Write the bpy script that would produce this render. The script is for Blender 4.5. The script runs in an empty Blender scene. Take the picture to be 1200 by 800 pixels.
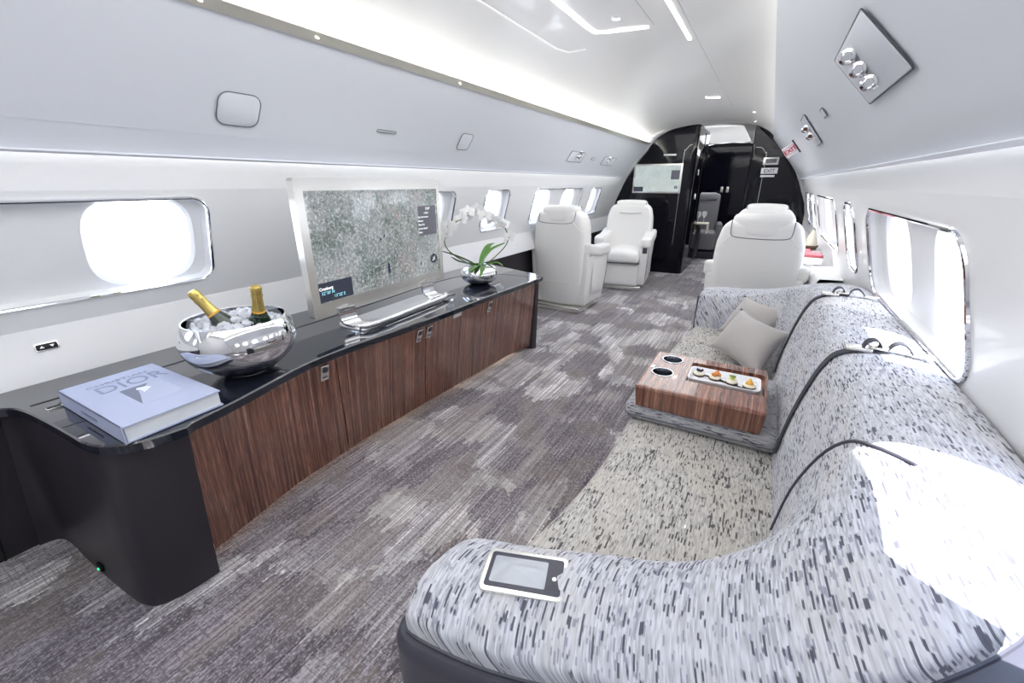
import bpy, bmesh, math, random
from mathutils import Vector, Matrix, noise
random.seed(7)
PI = math.pi
SC = bpy.context.scene
COL = SC.collection
XC = -0.77            # cabin centre line

# ------------------------------------------------------------------ materials
def mat(name, color=(.8,.8,.8), rough=.5, metal=0., coat=0., spec=.5, emit=None, es=1., trans=0., ior=1.45, sheen=0.):
    m = bpy.data.materials.new(name); m.use_nodes = True
    b = m.node_tree.nodes['Principled BSDF']
    b.inputs['Base Color'].default_value = (*color, 1)
    b.inputs['Roughness'].default_value = rough
    b.inputs['Metallic'].default_value = metal
    b.inputs['Coat Weight'].default_value = coat
    b.inputs['Coat Roughness'].default_value = .03
    b.inputs['Specular IOR Level'].default_value = spec
    b.inputs['Transmission Weight'].default_value = trans
    b.inputs['IOR'].default_value = ior
    b.inputs['Sheen Weight'].default_value = sheen
    if emit:
        b.inputs['Emission Color'].default_value = (*emit, 1)
        b.inputs['Emission Strength'].default_value = es
    return m
class NT:
    def __init__(s, m):
        s.t = m.node_tree; s.b = s.t.nodes['Principled BSDF']; s.co = s.t.nodes.new('ShaderNodeTexCoord').outputs['Object']
    def n(s, typ, **kw):
        x = s.t.nodes.new('ShaderNode'+typ)
        for k, v in kw.items():
            if k.startswith('_'): setattr(x, k[1:], v)
            else:
                key = k.replace('_', ' ')
                x.inputs[int(k[1:]) if k[0]=='i' and k[1:].isdigit() else key].default_value = v
        return x
    def l(s, a, b): s.t.links.new(a, b)
    def mapping(s, scale, loc=(0,0,0), rot=(0,0,0)):
        x = s.n('Mapping', Scale=scale, Location=loc, Rotation=rot); s.l(s.co, x.inputs['Vector']); return x.outputs[0]
    def noise(s, scale3, detail=2, rough=.5, loc=(0,0,0), scale=1., dist=0):
        x = s.n('TexNoise', Scale=scale, Detail=detail, Roughness=rough, Distortion=dist); s.l(s.mapping(scale3, loc), x.inputs['Vector']); return x.outputs['Fac']
    def ramp(s, src, pts, interp='LINEAR'):
        x = s.n('ValToRGB'); r = x.color_ramp; r.interpolation = interp
        while len(r.elements) < len(pts): r.elements.new(.5)
        for e, (p, c) in zip(r.elements, pts):
            e.position = p; e.color = (*c, 1) if len(c) == 3 else c
        s.l(src, x.inputs[0]); return x.outputs[0]
    def mix(s, f, a, b, mode='MIX'):
        x = s.n('Mix', _data_type='RGBA', _blend_type=mode)
        for src, i in ((f, 0), (a, 6), (b, 7)):
            if hasattr(src, 'links'): s.l(src, x.inputs[i])
            else: x.inputs[i].default_value = src if i == 0 else (*src, 1)
        return x.outputs[2]
    def math(s, op, a, b=0.):
        x = s.n('Math', _operation=op)
        for i, v in enumerate((a, b)):
            if hasattr(v, 'links'): s.l(v, x.inputs[i])
            else: x.inputs[i].default_value = v
        return x.outputs[0]
    def cols(s, fx, fy, fz, seed=0., detail=0):
        '''noise broken into straight threads: constant across a thread, varying along Y'''
        sp = s.n('SeparateXYZ'); s.l(s.co, sp.inputs[0]); cb = s.n('CombineXYZ')
        u = sp.outputs[0]
        if fz: u = s.math('ADD', u, s.math('MULTIPLY', sp.outputs[2], .8))
        s.l(s.math('MULTIPLY', s.math('ADD', s.math('FLOOR', s.math('MULTIPLY', u, fx)), seed+.37), 7.37), cb.inputs[0])
        cb.inputs[2].default_value = seed
        s.l(s.math('MULTIPLY', sp.outputs[1], fy), cb.inputs[1])
        x = s.n('TexNoise', Scale=1., Detail=detail, Roughness=.5); s.l(cb.outputs[0], x.inputs['Vector']); return x.outputs['Fac']
    def bump(s, h, strength=.3, dist=.002):
        x = s.n('Bump', Strength=strength, Distance=dist); s.l(h, x.inputs['Height']); s.l(x.outputs[0], s.b.inputs['Normal'])

M = {}
M['wall'] = mat('ivory_wall_lining', (.83,.835,.85), .38, coat=.15)
M['ceil'] = mat('gloss_ceiling', (.90,.90,.90), .28, coat=.3)
M['panel'] = mat('overhead_panel_vinyl', (.70,.72,.77), .45)
M['rail'] = mat('champagne_rail', (.72,.71,.63), .30, metal=.6)
M['black'] = mat('black_piano_lacquer', (.004,.004,.008), .05, spec=.32)
M['counter'] = mat('black_counter_gloss', (.012,.014,.024), .035, coat=.7, spec=.6)
M['groove'] = mat('groove_black', (.002,.002,.003), .6)
M['dark'] = mat('dark_leather_panel', (.032,.028,.034), .38)
M['slate'] = mat('slate_leather', (.055,.055,.075), .38)
M['chrome'] = mat('polished_chrome', (.82,.82,.84), .05, metal=1.)
M['steel'] = mat('cup_steel', (.42,.44,.47), .12, metal=1.)
M['brushed'] = mat('brushed_champagne_metal', (.78,.77,.73), .25, metal=.85)
M['leather'] = mat('white_leather', (.83,.82,.80), .40)
M['piping'] = mat('white_piping', (.88,.86,.80), .5)
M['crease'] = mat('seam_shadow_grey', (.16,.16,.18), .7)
M['gold'] = mat('gold_foil', (.62,.47,.15), .26, metal=.8)
M['bottle'] = mat('dark_green_glass', (.010,.028,.012), .05, coat=.8)
M['ice'] = mat('ice', (.86,.89,.96), .08, trans=.35, ior=1.31)
M['pillow'] = mat('taupe_cotton', (.42,.395,.38), .9, sheen=.3)
M['porcelain'] = mat('white_porcelain', (.84,.84,.86), .12)
M['belt'] = mat('charcoal_webbing', (.045,.047,.06), .75)
M['book'] = mat('pale_blue_book_cloth', (.42,.46,.62), .6)
M['paper'] = mat('book_pages', (.74,.77,.80), .8)
M['ink'] = mat('grey_ink', (.25,.28,.41), .6)
M['photo'] = mat('cover_photo', (.5,.53,.6), .5)
M['petal'] = mat('orchid_petal', (.86,.86,.86), .5)
M['lip'] = mat('orchid_centre', (.66,.58,.50), .5)
M['leaf'] = mat('orchid_leaf', (.10,.24,.045), .35)
M['stem'] = mat('green_stem', (.10,.15,.05), .5)
M['bud'] = mat('dark_stem', (.06,.05,.035), .6)
M['whitetxt'] = mat('white_print', (.85,.85,.86), .5)
M['cyantxt'] = mat('cyan_screen_text', (.2,.6,.7), .5, emit=(.35,.75,.85), es=.8)
M['scrtxt'] = mat('white_screen_text', (.8,.8,.8), .5, emit=(.85,.87,.9), es=.8)
M['scrdark'] = mat('screen_dark_box', (.01,.012,.02), .2, emit=(.05,.06,.09), es=.6)
M['scrgrey'] = mat('screen_grey_box', (.02,.02,.03), .2, emit=(.12,.12,.15), es=.8)
M['redtxt'] = mat('red_exit_text', (.55,.02,.05), .5)
M['lit'] = mat('lit_diffuser', (1,1,1), .5, emit=(1,.98,.93), es=4.)
M['spot'] = mat('lit_spot', (1,1,1), .5, emit=(1,.97,.9), es=6.)
M['cove'] = mat('cove_light_strip', (1,1,1), .5, emit=(1,.98,.92), es=13.)
M['wash'] = mat('wall_wash_strip', (1,1,1), .5, emit=(1,.98,.92), es=9.)
M['toe'] = mat('toe_light', (1,.8,.6), .5, emit=(1,.72,.45), es=1.2)
M['green'] = mat('green_led', (.0,.6,.2), .5, emit=(.05,.9,.3), es=1.5)
M['grey'] = mat('grey_leather', (.22,.22,.24), .45)
M['lcd'] = mat('lcd_grey', (.40,.43,.47), .12, coat=.6)
M['red'] = mat('dark_red_card', (.17,.035,.045), .5)
M['brown'] = mat('brown_basket', (.16,.09,.06), .6)
M['napkin'] = mat('cream_napkin', (.78,.74,.62), .8)
M['berry'] = mat('dark_berry', (.04,.03,.09), .25)
M['salmon'] = mat('orange_salmon', (.75,.28,.08), .4)
M['avocado'] = mat('green_garnish', (.42,.48,.05), .45)
M['apricot'] = mat('golden_fruit', (.80,.42,.06), .35)
M['cream'] = mat('cream_filling', (.80,.76,.60), .5)
M['rye'] = mat('dark_rye', (.07,.035,.03), .7)
M['wing'] = mat('aircraft_paint', (.75,.77,.80), .3)
M['apron'] = mat('concrete_apron', (.5,.5,.5), .9)
M['walnut_hi'] = None
# glass pane: mostly clear with a little reflection
def pane_mat():
    m = bpy.data.materials.new('window_pane'); m.use_nodes = True; t = m.node_tree; t.nodes.clear()
    o = t.nodes.new('ShaderNodeOutputMaterial'); mx = t.nodes.new('ShaderNodeMixShader'); tr = t.nodes.new('ShaderNodeBsdfTransparent')
    gl = t.nodes.new('ShaderNodeBsdfGlossy'); gl.inputs['Roughness'].default_value = .03
    tr.inputs[0].default_value = (.97,.98,1,1)
    lw = t.nodes.new('ShaderNodeLayerWeight'); pw = t.nodes.new('ShaderNodeMath'); pw.operation = 'POWER'; pw.inputs[1].default_value = 5.
    ma = t.nodes.new('ShaderNodeMath'); ma.operation = 'MULTIPLY_ADD'; ma.inputs[1].default_value = .55; ma.inputs[2].default_value = .04
    t.links.new(lw.outputs['Facing'], pw.inputs[0]); t.links.new(pw.outputs[0], ma.inputs[0]); t.links.new(ma.outputs[0], mx.inputs[0]); t.links.new(tr.outputs[0], mx.inputs[1]); t.links.new(gl.outputs[0], mx.inputs[2]); t.links.new(mx.outputs[0], o.inputs[0])
    return m
M['pane'] = pane_mat()
def glass_mat():
    m = pane_mat(); m.name = 'drinking_glass'; return m
M['glass'] = glass_mat()
def shade_mat():
    m = bpy.data.materials.new('translucent_shade'); m.use_nodes = True; t = m.node_tree; t.nodes.clear()
    o = t.nodes.new('ShaderNodeOutputMaterial'); mx = t.nodes.new('ShaderNodeMixShader'); mx.inputs[0].default_value = .45
    d = t.nodes.new('ShaderNodeBsdfDiffuse'); tr = t.nodes.new('ShaderNodeBsdfTranslucent')
    for n in (d, tr): n.inputs[0].default_value = (.85,.86,.88,1)
    t.links.new(d.outputs[0], mx.inputs[1]); t.links.new(tr.outputs[0], mx.inputs[2]); t.links.new(mx.outputs[0], o.inputs[0]); return m
M['shade'] = shade_mat()

def fabric(name, base, dark, warm, cross=False):
    m = mat(name, base, .92, sheen=.15); t = NT(m)
    # ribs run along Y, dashes broken along Y
    r = t.cols(400, 30, 400, 3., 1)
    d1 = t.cols(300, 34, 300, 0.)
    d2 = t.cols(360, 50, 360, 11.)
    if cross: r, d1, d2 = t.noise((24,380,380), 1, .5), t.noise((34,230,230), 0, .5), t.noise((50,300,300), 0, .5, loc=(3,7,1))
    cl = t.noise((22,10,22), 2, .6, loc=(2,1,5))
    big = t.noise((9,5,9), 2)
    c = t.mix(t.ramp(r, [(.36,(0,0,0)),(.64,(1,1,1))]), tuple(v*.72 for v in base), tuple(min(1,v*1.20) for v in base))
    c = t.mix(t.ramp(big, [(.45,(0,0,0)),(.7,(.6,.6,.6))]), c, warm)
    m2 = t.math('ADD', d2, t.math('MULTIPLY', t.math('SUBTRACT', cl, .5), .30))
    m1 = t.math('ADD', d1, t.math('MULTIPLY', t.math('SUBTRACT', cl, .5), .45))
    c = t.mix(t.ramp(m2, [(.62,(0,0,0)),(.67,(.6,.6,.6))]), c, tuple(v*3. for v in dark))
    c = t.mix(t.ramp(m1, [(.655,(0,0,0)),(.69,(.9,.9,.9))]), c, dark)
    t.l(c, t.b.inputs['Base Color']); t.bump(r, .5, .002)
    return m
M['fabric'] = fabric('tweed_upholstery', (.50,.51,.555), (.05,.05,.075), (.58,.56,.56))
M['fabseat'] = fabric('tweed_seat_warm_lit', (.50,.48,.45), (.045,.042,.045), (.52,.48,.42))  # same tweed, warmer: the weaker blue light here is put into the colour

M['fabblock'] = fabric('tweed_block', (.42,.42,.44), (.05,.05,.07), (.44,.43,.42), True)
def carpet():
    m = mat('patterned_carpet', (.2,.2,.2), .97, sheen=.35); t = NT(m)
    sx = t.n('SeparateXYZ'); t.l(t.co, sx.inputs[0])
    comb = t.cols(110, 3.2, 0, 2., 2); comb2 = t.noise((7,3,1), 3, .6)
    yy = t.math('ADD', sx.outputs[1], t.math('ADD', t.math('MULTIPLY', comb, .22), t.math('MULTIPLY', comb2, .16)))
    xx = t.math('ADD', sx.outputs[0], t.math('MULTIPLY', t.noise((2,26,1), 2, .6), .07))
    def patches(fx, fy, ox):
        cb = t.n('CombineXYZ'); t.l(t.math('MULTIPLY', xx, fx), cb.inputs[0]); t.l(t.math('MULTIPLY', yy, fy), cb.inputs[1]); cb.inputs[2].default_value = ox
        v = t.n('TexVoronoi', _distance='CHEBYCHEV', Scale=1., Randomness=1.); t.l(cb.outputs[0], v.inputs['Vector'])
        q = t.n('SeparateColor'); t.l(v.outputs['Color'], q.inputs[0]); return q
    pa = patches(3.3, 2.3, 0.); pb = patches(6.8, 5.2, 7.)
    f = t.math('ADD', t.math('MULTIPLY', pa.outputs[0], .60), t.math('MULTIPLY', pb.outputs[0], .40))
    f = t.math('ADD', f, t.math('MULTIPLY', t.math('SUBTRACT', comb, .5), .20))
    tone = t.ramp(f, [(.30,(.140,.120,.136)),(.46,(.20,.175,.195)),(.60,(.285,.26,.278)),(.72,(.46,.44,.45)),(.86,(.60,.58,.585))])
    fine = t.cols(170, 1.6, 0, 5., 2)
    weave = t.cols(230, 95, 0, 9., 1)
    rows_ = t.noise((9,300,1), 1, .5)
    streak = t.ramp(fine, [(.34,(.50,.48,.50)),(.5,(1,1,1)),(.66,(1.9,1.9,1.9))])
    tone = t.mix(1., tone, streak, 'MULTIPLY')
    c = t.mix(t.ramp(weave, [(.53,(0,0,0)),(.68,(.60,.60,.60))]), tone, (.50,.49,.51))
    c = t.mix(t.ramp(weave, [(.30,(.65,.65,.65)),(.44,(0,0,0))]), c, (.055,.046,.056))
    c = t.mix(t.ramp(rows_, [(.34,(.40,.40,.40)),(.46,(0,0,0))]), c, (.06,.05,.06))
    c = t.mix(t.ramp(pb.outputs[1], [(.66,(0,0,0)),(.72,(.28,.28,.28))]), c, (.27,.23,.185))
    t.l(c, t.b.inputs['Base Color']); t.bump(weave, .6, .004)
    return m
M['carpet'] = carpet()

def wood(name, axis):
    m = mat(name, (.2,.1,.05), .18, coat=.7); t = NT(m)
    if axis == 'Y':      # the veneer is laid at a slight slant, matching the door seams
        sp = t.n('SeparateXYZ'); t.l(t.co, sp.inputs[0]); cb = t.n('CombineXYZ'); t.l(sp.outputs[0], cb.inputs[0]); t.l(sp.outputs[2], cb.inputs[2])
        t.l(t.math('ADD', sp.outputs[1], t.math('MULTIPLY', sp.outputs[2], t.math('MINIMUM', .27, t.math('ADD', .225, t.math('MULTIPLY', sp.outputs[1], .13))))), cb.inputs[1]); t.co = cb.outputs[0]
    s = {'Y': (1.2,95,1.2), 'X': (75,1.2,1.2)}[axis]
    s2 = {'Y': (.4,20,.4), 'X': (18,.4,.4)}[axis]
    a = t.noise(s, 3, .6); b = t.noise(s2, 3, .6, loc=(5,5,5)); f = t.noise(tuple(v*4 if v > 5 else 14 for v in s), 2, .5)
    c = t.ramp(a, [(.30,(.06,.022,.017)),(.45,(.18,.068,.045)),(.55,(.33,.135,.085)),(.68,(.52,.27,.18))])
    c = t.mix(t.ramp(b, [(.38,(0,0,0)),(.62,(.55,.55,.55))]), c, (.35,.15,.095))
    c = t.mix(t.ramp(f, [(.45,(.45,.45,.45)),(.6,(0,0,0))]), c, (.03,.014,.012))
    t.l(c, t.b.inputs['Base Color']); return m
M['wood'] = wood('zebra_veneer', 'Y')
M['woodx'] = wood('zebra_veneer_cross', 'X')

def satellite(name, es, tint=1.):
    m = mat(name, (.01,.01,.01), .10, coat=.5); t = NT(m)
    a = t.noise((6,6,6), 8, .72); b = t.noise((3.2,3.2,3.2), 5, .6, loc=(4,2,9)); f = t.noise((85,85,85), 4, .7); p = t.noise((14,14,14), 6, .7, loc=(9,1,3))
    c = t.ramp(a, [(.30,(.06,.08,.08)),(.44,(.17,.21,.20)),(.52,(.27,.30,.31)),(.62,(.34,.36,.38)),(.75,(.26,.34,.30))])
    c = t.mix(t.ramp(b, [(.52,(0,0,0)),(.66,(.75,.75,.75))]), c, (.33,.30,.31))
    c = t.mix(t.ramp(p, [(.60,(0,0,0)),(.68,(.5,.5,.5))]), c, (.40,.22,.19))
    c = t.mix(t.ramp(t.noise((16,16,16),6,.75,loc=(1,8,2)), [(.60,(0,0,0)),(.68,(.7,.7,.7))]), c, (.07,.22,.12))
    c = t.mix(t.ramp(f, [(.53,(0,0,0)),(.66,(.9,.9,.9))]), c, (.66,.69,.70))
    c = t.mix(t.ramp(f, [(.32,(.8,.8,.8)),(.44,(0,0,0))]), c, (.04,.06,.06))
    v = t.n('TexVoronoi', _feature='DISTANCE_TO_EDGE', Scale=11.); t.l(t.mapping((1,1,1)), v.inputs['Vector'])
    c = t.mix(t.ramp(v.outputs[0], [(.0,(.5,.5,.5)),(.022,(0,0,0))]), c, (.50,.53,.53))
    if tint > 1: c = t.mix(.55, c, (.62,.72,.70))
    t.l(c, t.b.inputs['Emission Color']); t.b.inputs['Emission Strength'].default_value = es
    return m
M['sat'] = satellite('aerial_map_screen', .95)
M['sat2'] = satellite('aerial_map_screen_pale', 1.0, 1.5)

# ------------------------------------------------------------------ geometry helpers
def mesh_obj(name, bm, m, parent=None, smooth=True, recalc=True, ang=40):
    if recalc: bmesh.ops.recalc_face_normals(bm, faces=bm.faces)
    me = bpy.data.meshes.new(name); bm.to_mesh(me); bm.free()
    for p in me.polygons: p.use_smooth = smooth
    if smooth and ang:
        try: me.set_sharp_from_angle(angle=math.radians(ang))
        except Exception: pass
    ms = m if isinstance(m, (list, tuple)) else [m]
    for x in ms: me.materials.append(x)
    o = bpy.data.objects.new(name, me); COL.objects.link(o)
    if parent is not None: o.parent = parent
    return o
def root_of(p):
    while p.parent is not None: p = p.parent
    return p
def part(name, bm, m, parent, world=False, smooth=True, label=None, ang=40, kind=None):
    if world:
        r = root_of(parent); mt = Matrix.Translation(r.location) @ r.rotation_euler.to_matrix().to_4x4()
        bm.transform(mt.inverted())
    o = mesh_obj(name, bm, m, parent, smooth, ang=ang)
    if label: o['label'] = label
    if kind: o['kind'] = kind
    return o
def thing(name, label, cat, loc=(0,0,0), rotz=0, group=None):
    o = bpy.data.objects.new(name, None); COL.objects.link(o); o.location = loc; o.rotation_euler = (0,0,rotz)
    o.empty_display_size = .05; o['label'] = label; o['category'] = cat
    if group: o['group'] = group
    return o
def single(name, bm, m, label, cat, group=None, kind=None, smooth=True, ang=40):
    o = mesh_obj(name, bm, m, None, smooth, ang=ang); o['label'] = label; o['category'] = cat
    if group: o['group'] = group
    if kind: o['kind'] = kind
    return o
def struct(name, bm, m, parent=None, smooth=True, ang=40):
    o = mesh_obj(name, bm, m, parent, smooth, ang=ang)
    if parent is None: o['kind'] = 'structure'
    return o
def dup(r, loc, rotz=0, label=None, group=None):
    c = r.copy(); COL.objects.link(c); c.location = loc; c.rotation_euler = (0,0,rotz)
    if label: c['label'] = label
    if group: c['group'] = group
    def rec(src, dst):
        for ch in list(src.children):
            k = ch.copy(); COL.objects.link(k); k.parent = dst; rec(ch, k)
    rec(r, c); return c
BM = bmesh.new
def grid(bm, rows, close_u=False, close_v=False, mi=0):
    R = [[bm.verts.new(p) for p in r] for r in rows]
    n, k = len(R), len(R[0])
    for i in range(n if close_u else n-1):
        for j in range(k if close_v else k-1):
            a, b, c, d = R[i][j], R[(i+1)%n][j], R[(i+1)%n][(j+1)%k], R[i][(j+1)%k]
            try: f = bm.faces.new([a,b,c,d]); f.material_index = mi
            except ValueError: pass
    return R
def cap(bm, vs):
    try: return bm.faces.new(vs)
    except ValueError: return None
def box(bm, c, s, rz=0, mi=0):
    m = Matrix.Translation(c) @ Matrix.Rotation(rz, 4, 'Z') @ Matrix.Diagonal((*s, 1))
    g = bmesh.ops.create_cube(bm, size=1, matrix=m)
    for v in g['verts']:
        for f in v.link_faces: f.material_index = mi
def axis_samples(s, r, m, k=3):
    h = s/2; r = min(r, h*.999)
    e = [-h + r*(1-math.cos(PI/2*i/k)) for i in range(k)]
    mid = [(-h+r) + (2*h-2*r)*i/m for i in range(m+1)]
    return e + mid + [-x for x in reversed(e)]
def rbox(bm, size, r, m=4, loc=(0,0,0), fn=None, rot=None, k=3, mi=0):
    """rounded box with a dense surface, optional deform fn(Vector)->Vector in local space"""
    A = [axis_samples(size[i], r, m, k) for i in range(3)]
    h = [max(size[i]/2 - r, 0) for i in range(3)]
    cache = {}
    def vert(x, y, z):
        key = (round(x,5), round(y,5), round(z,5))
        if key in cache: return cache[key]
        p = Vector((x,y,z)); q = Vector([max(-h[i], min(h[i], p[i])) for i in range(3)]); d = p-q
        if d.length > 1e-7: p = q + d.normalized()*r
        if fn: p = fn(p)
        if rot is not None: p = rot @ p
        v = bm.verts.new(p + Vector(loc)); cache[key] = v; return v
    for ax in range(3):
        u, w = [i for i in range(3) if i != ax]
        for sg in (0, -1):
            fx = A[ax][sg]
            for i in range(len(A[u])-1):
                for j in range(len(A[w])-1):
                    vs = []
                    for (a, b) in ((i,j),(i+1,j),(i+1,j+1),(i,j+1)):
                        co = [0,0,0]; co[ax] = fx; co[u] = A[u][a]; co[w] = A[w][b]; vs.append(vert(*co))
                    if len(set(vs)) >= 3:
                        vs2 = []
                        for v in vs:
                            if v not in vs2: vs2.append(v)
                        try: f = bm.faces.new(vs2); f.material_index = mi
                        except ValueError: pass
def catmull(P, n=6):
    P = [Vector(p) for p in P]; out = []
    for i in range(len(P)-1):
        p0 = P[i-1] if i > 0 else 2*P[0]-P[1]; p1 = P[i]; p2 = P[i+1]; p3 = P[i+2] if i+2 < len(P) else 2*P[-1]-P[-2]
        for j in range(n):
            t = j/n
            out.append(.5*((2*p1)+(-p0+p2)*t+(2*p0-5*p1+4*p2-p3)*t*t+(-p0+3*p1-3*p2+p3)*t**3))
    out.append(P[-1]); return out
def tube(bm, P, r, n=8, caps=True, closed=False, mi=0, flat=None):
    P = [Vector(p) for p in P]; N = len(P); rows = []; up = None
    rr = r if isinstance(r, (list, tuple)) else [r]*N
    for i, p in enumerate(P):
        t = (P[(i+1)%N]-P[i-1]) if (closed or 0 < i < N-1) else (P[1]-P[0] if i == 0 else P[-1]-P[-2])
        t.normalize()
        if up is None: up = Vector((0,0,1)) if abs(t.z) < .9 else Vector((1,0,0))
        a = up - t*up.dot(t)
        if a.length < 1e-4: a = t.orthogonal()
        a.normalize(); up = a; b = t.cross(a)
        rows.append([p + a*(rr[i]*math.cos(2*PI*k/n)) + b*((flat or 1)*rr[i]*math.sin(2*PI*k/n)) for k in range(n)])
    R = grid(bm, rows, close_u=closed, close_v=True, mi=mi)
    if caps and not closed: cap(bm, R[0]); cap(bm, R[-1])
def ribbon(bm, P, w, th, side):
    """flat band of width w along unit vector side(i) with thickness th"""
    P = [Vector(p) for p in P]; rows = []
    for i, p in enumerate(P):
        t = (P[min(i+1,len(P)-1)]-P[max(i-1,0)]).normalized(); s = Vector(side).normalized(); n = t.cross(s).normalized()
        rows.append([p-s*w/2-n*th/2, p+s*w/2-n*th/2, p+s*w/2+n*th/2, p-s*w/2+n*th/2])
    R = grid(bm, rows, close_v=True); cap(bm, R[0]); cap(bm, R[-1])
def lathe(bm, prof, n=32, loc=(0,0,0), rot=None, mi=0):
    rows = []
    for r, z in prof:
        rows.append([])
        for k in range(n):
            a = 2*PI*k/n; p = Vector((r*math.cos(a), r*math.sin(a), z))
            if rot is not None: p = rot @ p
            rows[-1].append(p+Vector(loc))
    R = grid(bm, rows, close_v=True, mi=mi)
    bmesh.ops.remove_doubles(bm, verts=bm.verts, dist=1e-6)
def rrect(w, h, r, n=6, cx=0, cy=0):
    pts = []
    for sx, sy, a0 in ((1,1,0),(-1,1,90),(-1,-1,180),(1,-1,270)):
        for k in range(n+1):
            a = math.radians(a0+90*k/n); pts.append((cx+sx*(w/2-r)+r*math.cos(a), cy+sy*(h/2-r)+r*math.sin(a)))
    return pts
def oval(w, h, n=40, e=3.0, cx=0, cy=0):
    pts = []
    for k in range(n):
        a = 2*PI*k/n; c, s = math.cos(a), math.sin(a)
        pts.append((cx+w/2*math.copysign(abs(c)**(2/e), c), cy+h/2*math.copysign(abs(s)**(2/e), s)))
    return pts
def filled(outlines, extrude=0.):
    """flat filled shape with holes -> list of verts, faces (in 2D + z)"""
    cu = bpy.data.curves.new('tmp','CURVE'); cu.dimensions = '2D'; cu.fill_mode = 'BOTH'; cu.extrude = extrude
    for o in outlines:
        s = cu.splines.new('POLY'); s.points.add(len(o)-1); s.use_cyclic_u = True
        for p, q in zip(s.points, o): p.co = (q[0], q[1], 0, 1)
    ob = bpy.data.objects.new('tmp', cu); COL.objects.link(ob)
    dg = bpy.context.evaluated_depsgraph_get(); dg.update()
    me = bpy.data.meshes.new_from_object(ob.evaluated_get(dg))
    V = [v.co.copy() for v in me.vertices]; F = [tuple(p.vertices) for p in me.polygons]
    bpy.data.objects.remove(ob); bpy.data.curves.remove(cu); bpy.data.meshes.remove(me)
    return V, F
def add_vf(bm, V, F, fn, mi=0):
    vs = [bm.verts.new(fn(v)) for v in V]
    for f in F:
        try: q = bm.faces.new([vs[i] for i in f]); q.material_index = mi
        except ValueError: pass
def text_bm(bm, s, size, fn, extrude=.0004, align='LEFT', bold=0.):
    cu = bpy.data.curves.new('tmp','FONT'); cu.body = s; cu.size = size; cu.extrude = extrude; cu.align_x = align; cu.offset = bold; cu.resolution_u = 3
    ob = bpy.data.objects.new('tmp', cu); COL.objects.link(ob)
    dg = bpy.context.evaluated_depsgraph_get(); dg.update()
    me = bpy.data.meshes.new_from_object(ob.evaluated_get(dg))
    V = [v.co.copy() for v in me.vertices]; F = [tuple(p.vertices) for p in me.polygons]
    bpy.data.objects.remove(ob); bpy.data.curves.remove(cu); bpy.data.meshes.remove(me)
    add_vf(bm, V, F, fn)
def frame_fn(o, u, v):
    o, u, v = Vector(o), Vector(u).normalized(), Vector(v).normalized(); n = u.cross(v)
    return lambda p: o + u*p[0] + v*p[1] + n*(p[2] if len(p) > 2 else 0)
def slab(bm, outline, z0, z1, fn=lambda p: Vector(p), bev=0., mi=0):
    """prism over a 2D outline, with small bevel on the top rim"""
    n = len(outline); c = Vector((sum(p[0] for p in outline)/n, sum(p[1] for p in outline)/n))
    def ring(z, ins):
        out = []
        for p in outline:
            q = Vector(p); d = (c-q); L = d.length
            q = q + d*(ins/L if L > 1e-6 else 0); out.append(fn((q.x, q.y, z)))
        return out
    rows = [ring(z0, 0), ring(z1-bev, 0)] + ([ring(z1-bev*.3, bev*.3), ring(z1, bev)] if bev else [])
    if bev == 0: rows[-1] = ring(z1, 0)
    R = grid(bm, rows, close_v=True, mi=mi)
    for r in (R[0], R[-1]):
        f = cap(bm, r)
        if f: f.material_index = mi
def interp(tab, y):
    if y <= tab[0][0]: return tab[0][1]
    for (a, va), (b, vb) in zip(tab, tab[1:]):
        if y <= b: return va+(vb-va)*(y-a)/(b-a)
    return tab[-1][1]
def smooth_tab(tab, n=6):
    return [(p.x, p.y) for p in catmull([(a, b, 0) for a, b in tab], n)]

# ================================================================== SETTING
Y0, Y1, YP = -1.3, 9.5, 6.3
LOWW = [(1.30,0),(1.285,.3),(1.245,.6),(1.20,.78)]
FL0, FL1 = (1.20,.78), (1.085,1.18)
UPW = [(1.085,1.18),(1.075,1.24),(1.068,1.30),(1.062,1.345),(1.03,1.362),(.972,1.362)]
UPP = [(.990,1.285),(1.005,1.280),(1.018,1.284),(1.020,1.292),(.985,1.345),(.93,1.430),(.86,1.53),(.80,1.61),(.752,1.680)]
UPPR = [(1.012,1.249),(1.026,1.243),(1.039,1.247),(1.042,1.257),(.99,1.322),(.93,1.40),(.86,1.487),(.78,1.585),(.715,1.662),(.690,1.690),(.694,1.697),(.73,1.702)]
DUCTR = [(.73,1.702),(.79,1.712),(.792,1.745),(.760,1.757)]
RAIL = [(.752,1.680),(.742,1.676),(.718,1.702),(.724,1.709),(.752,1.690)]
DUCT = [(.752,1.690),(.790,1.700),(.792,1.745),(.760,1.757)]
CEIL = [(.760,1.757),(.72,1.775),(.64,1.812),(.54,1.846),(.42,1.876),(.28,1.898),(.14,1.909),(0,1.912)]
def sec(bm, prof, s, y0, y1, step=.6, mi=0):
    n = max(1, int((y1-y0)/step)); rows = []
    for i in range(n+1):
        y = y0+(y1-y0)*i/n; rows.append([(XC+s*h, y, z) for h, z in prof])
    grid(bm, rows, mi=mi)
bm = BM(); box(bm, (XC, (Y0+Y1)/2, -.01), (2.7, Y1-Y0+.2, .02)); struct('floor', bm, M['carpet'], smooth=False)

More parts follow.
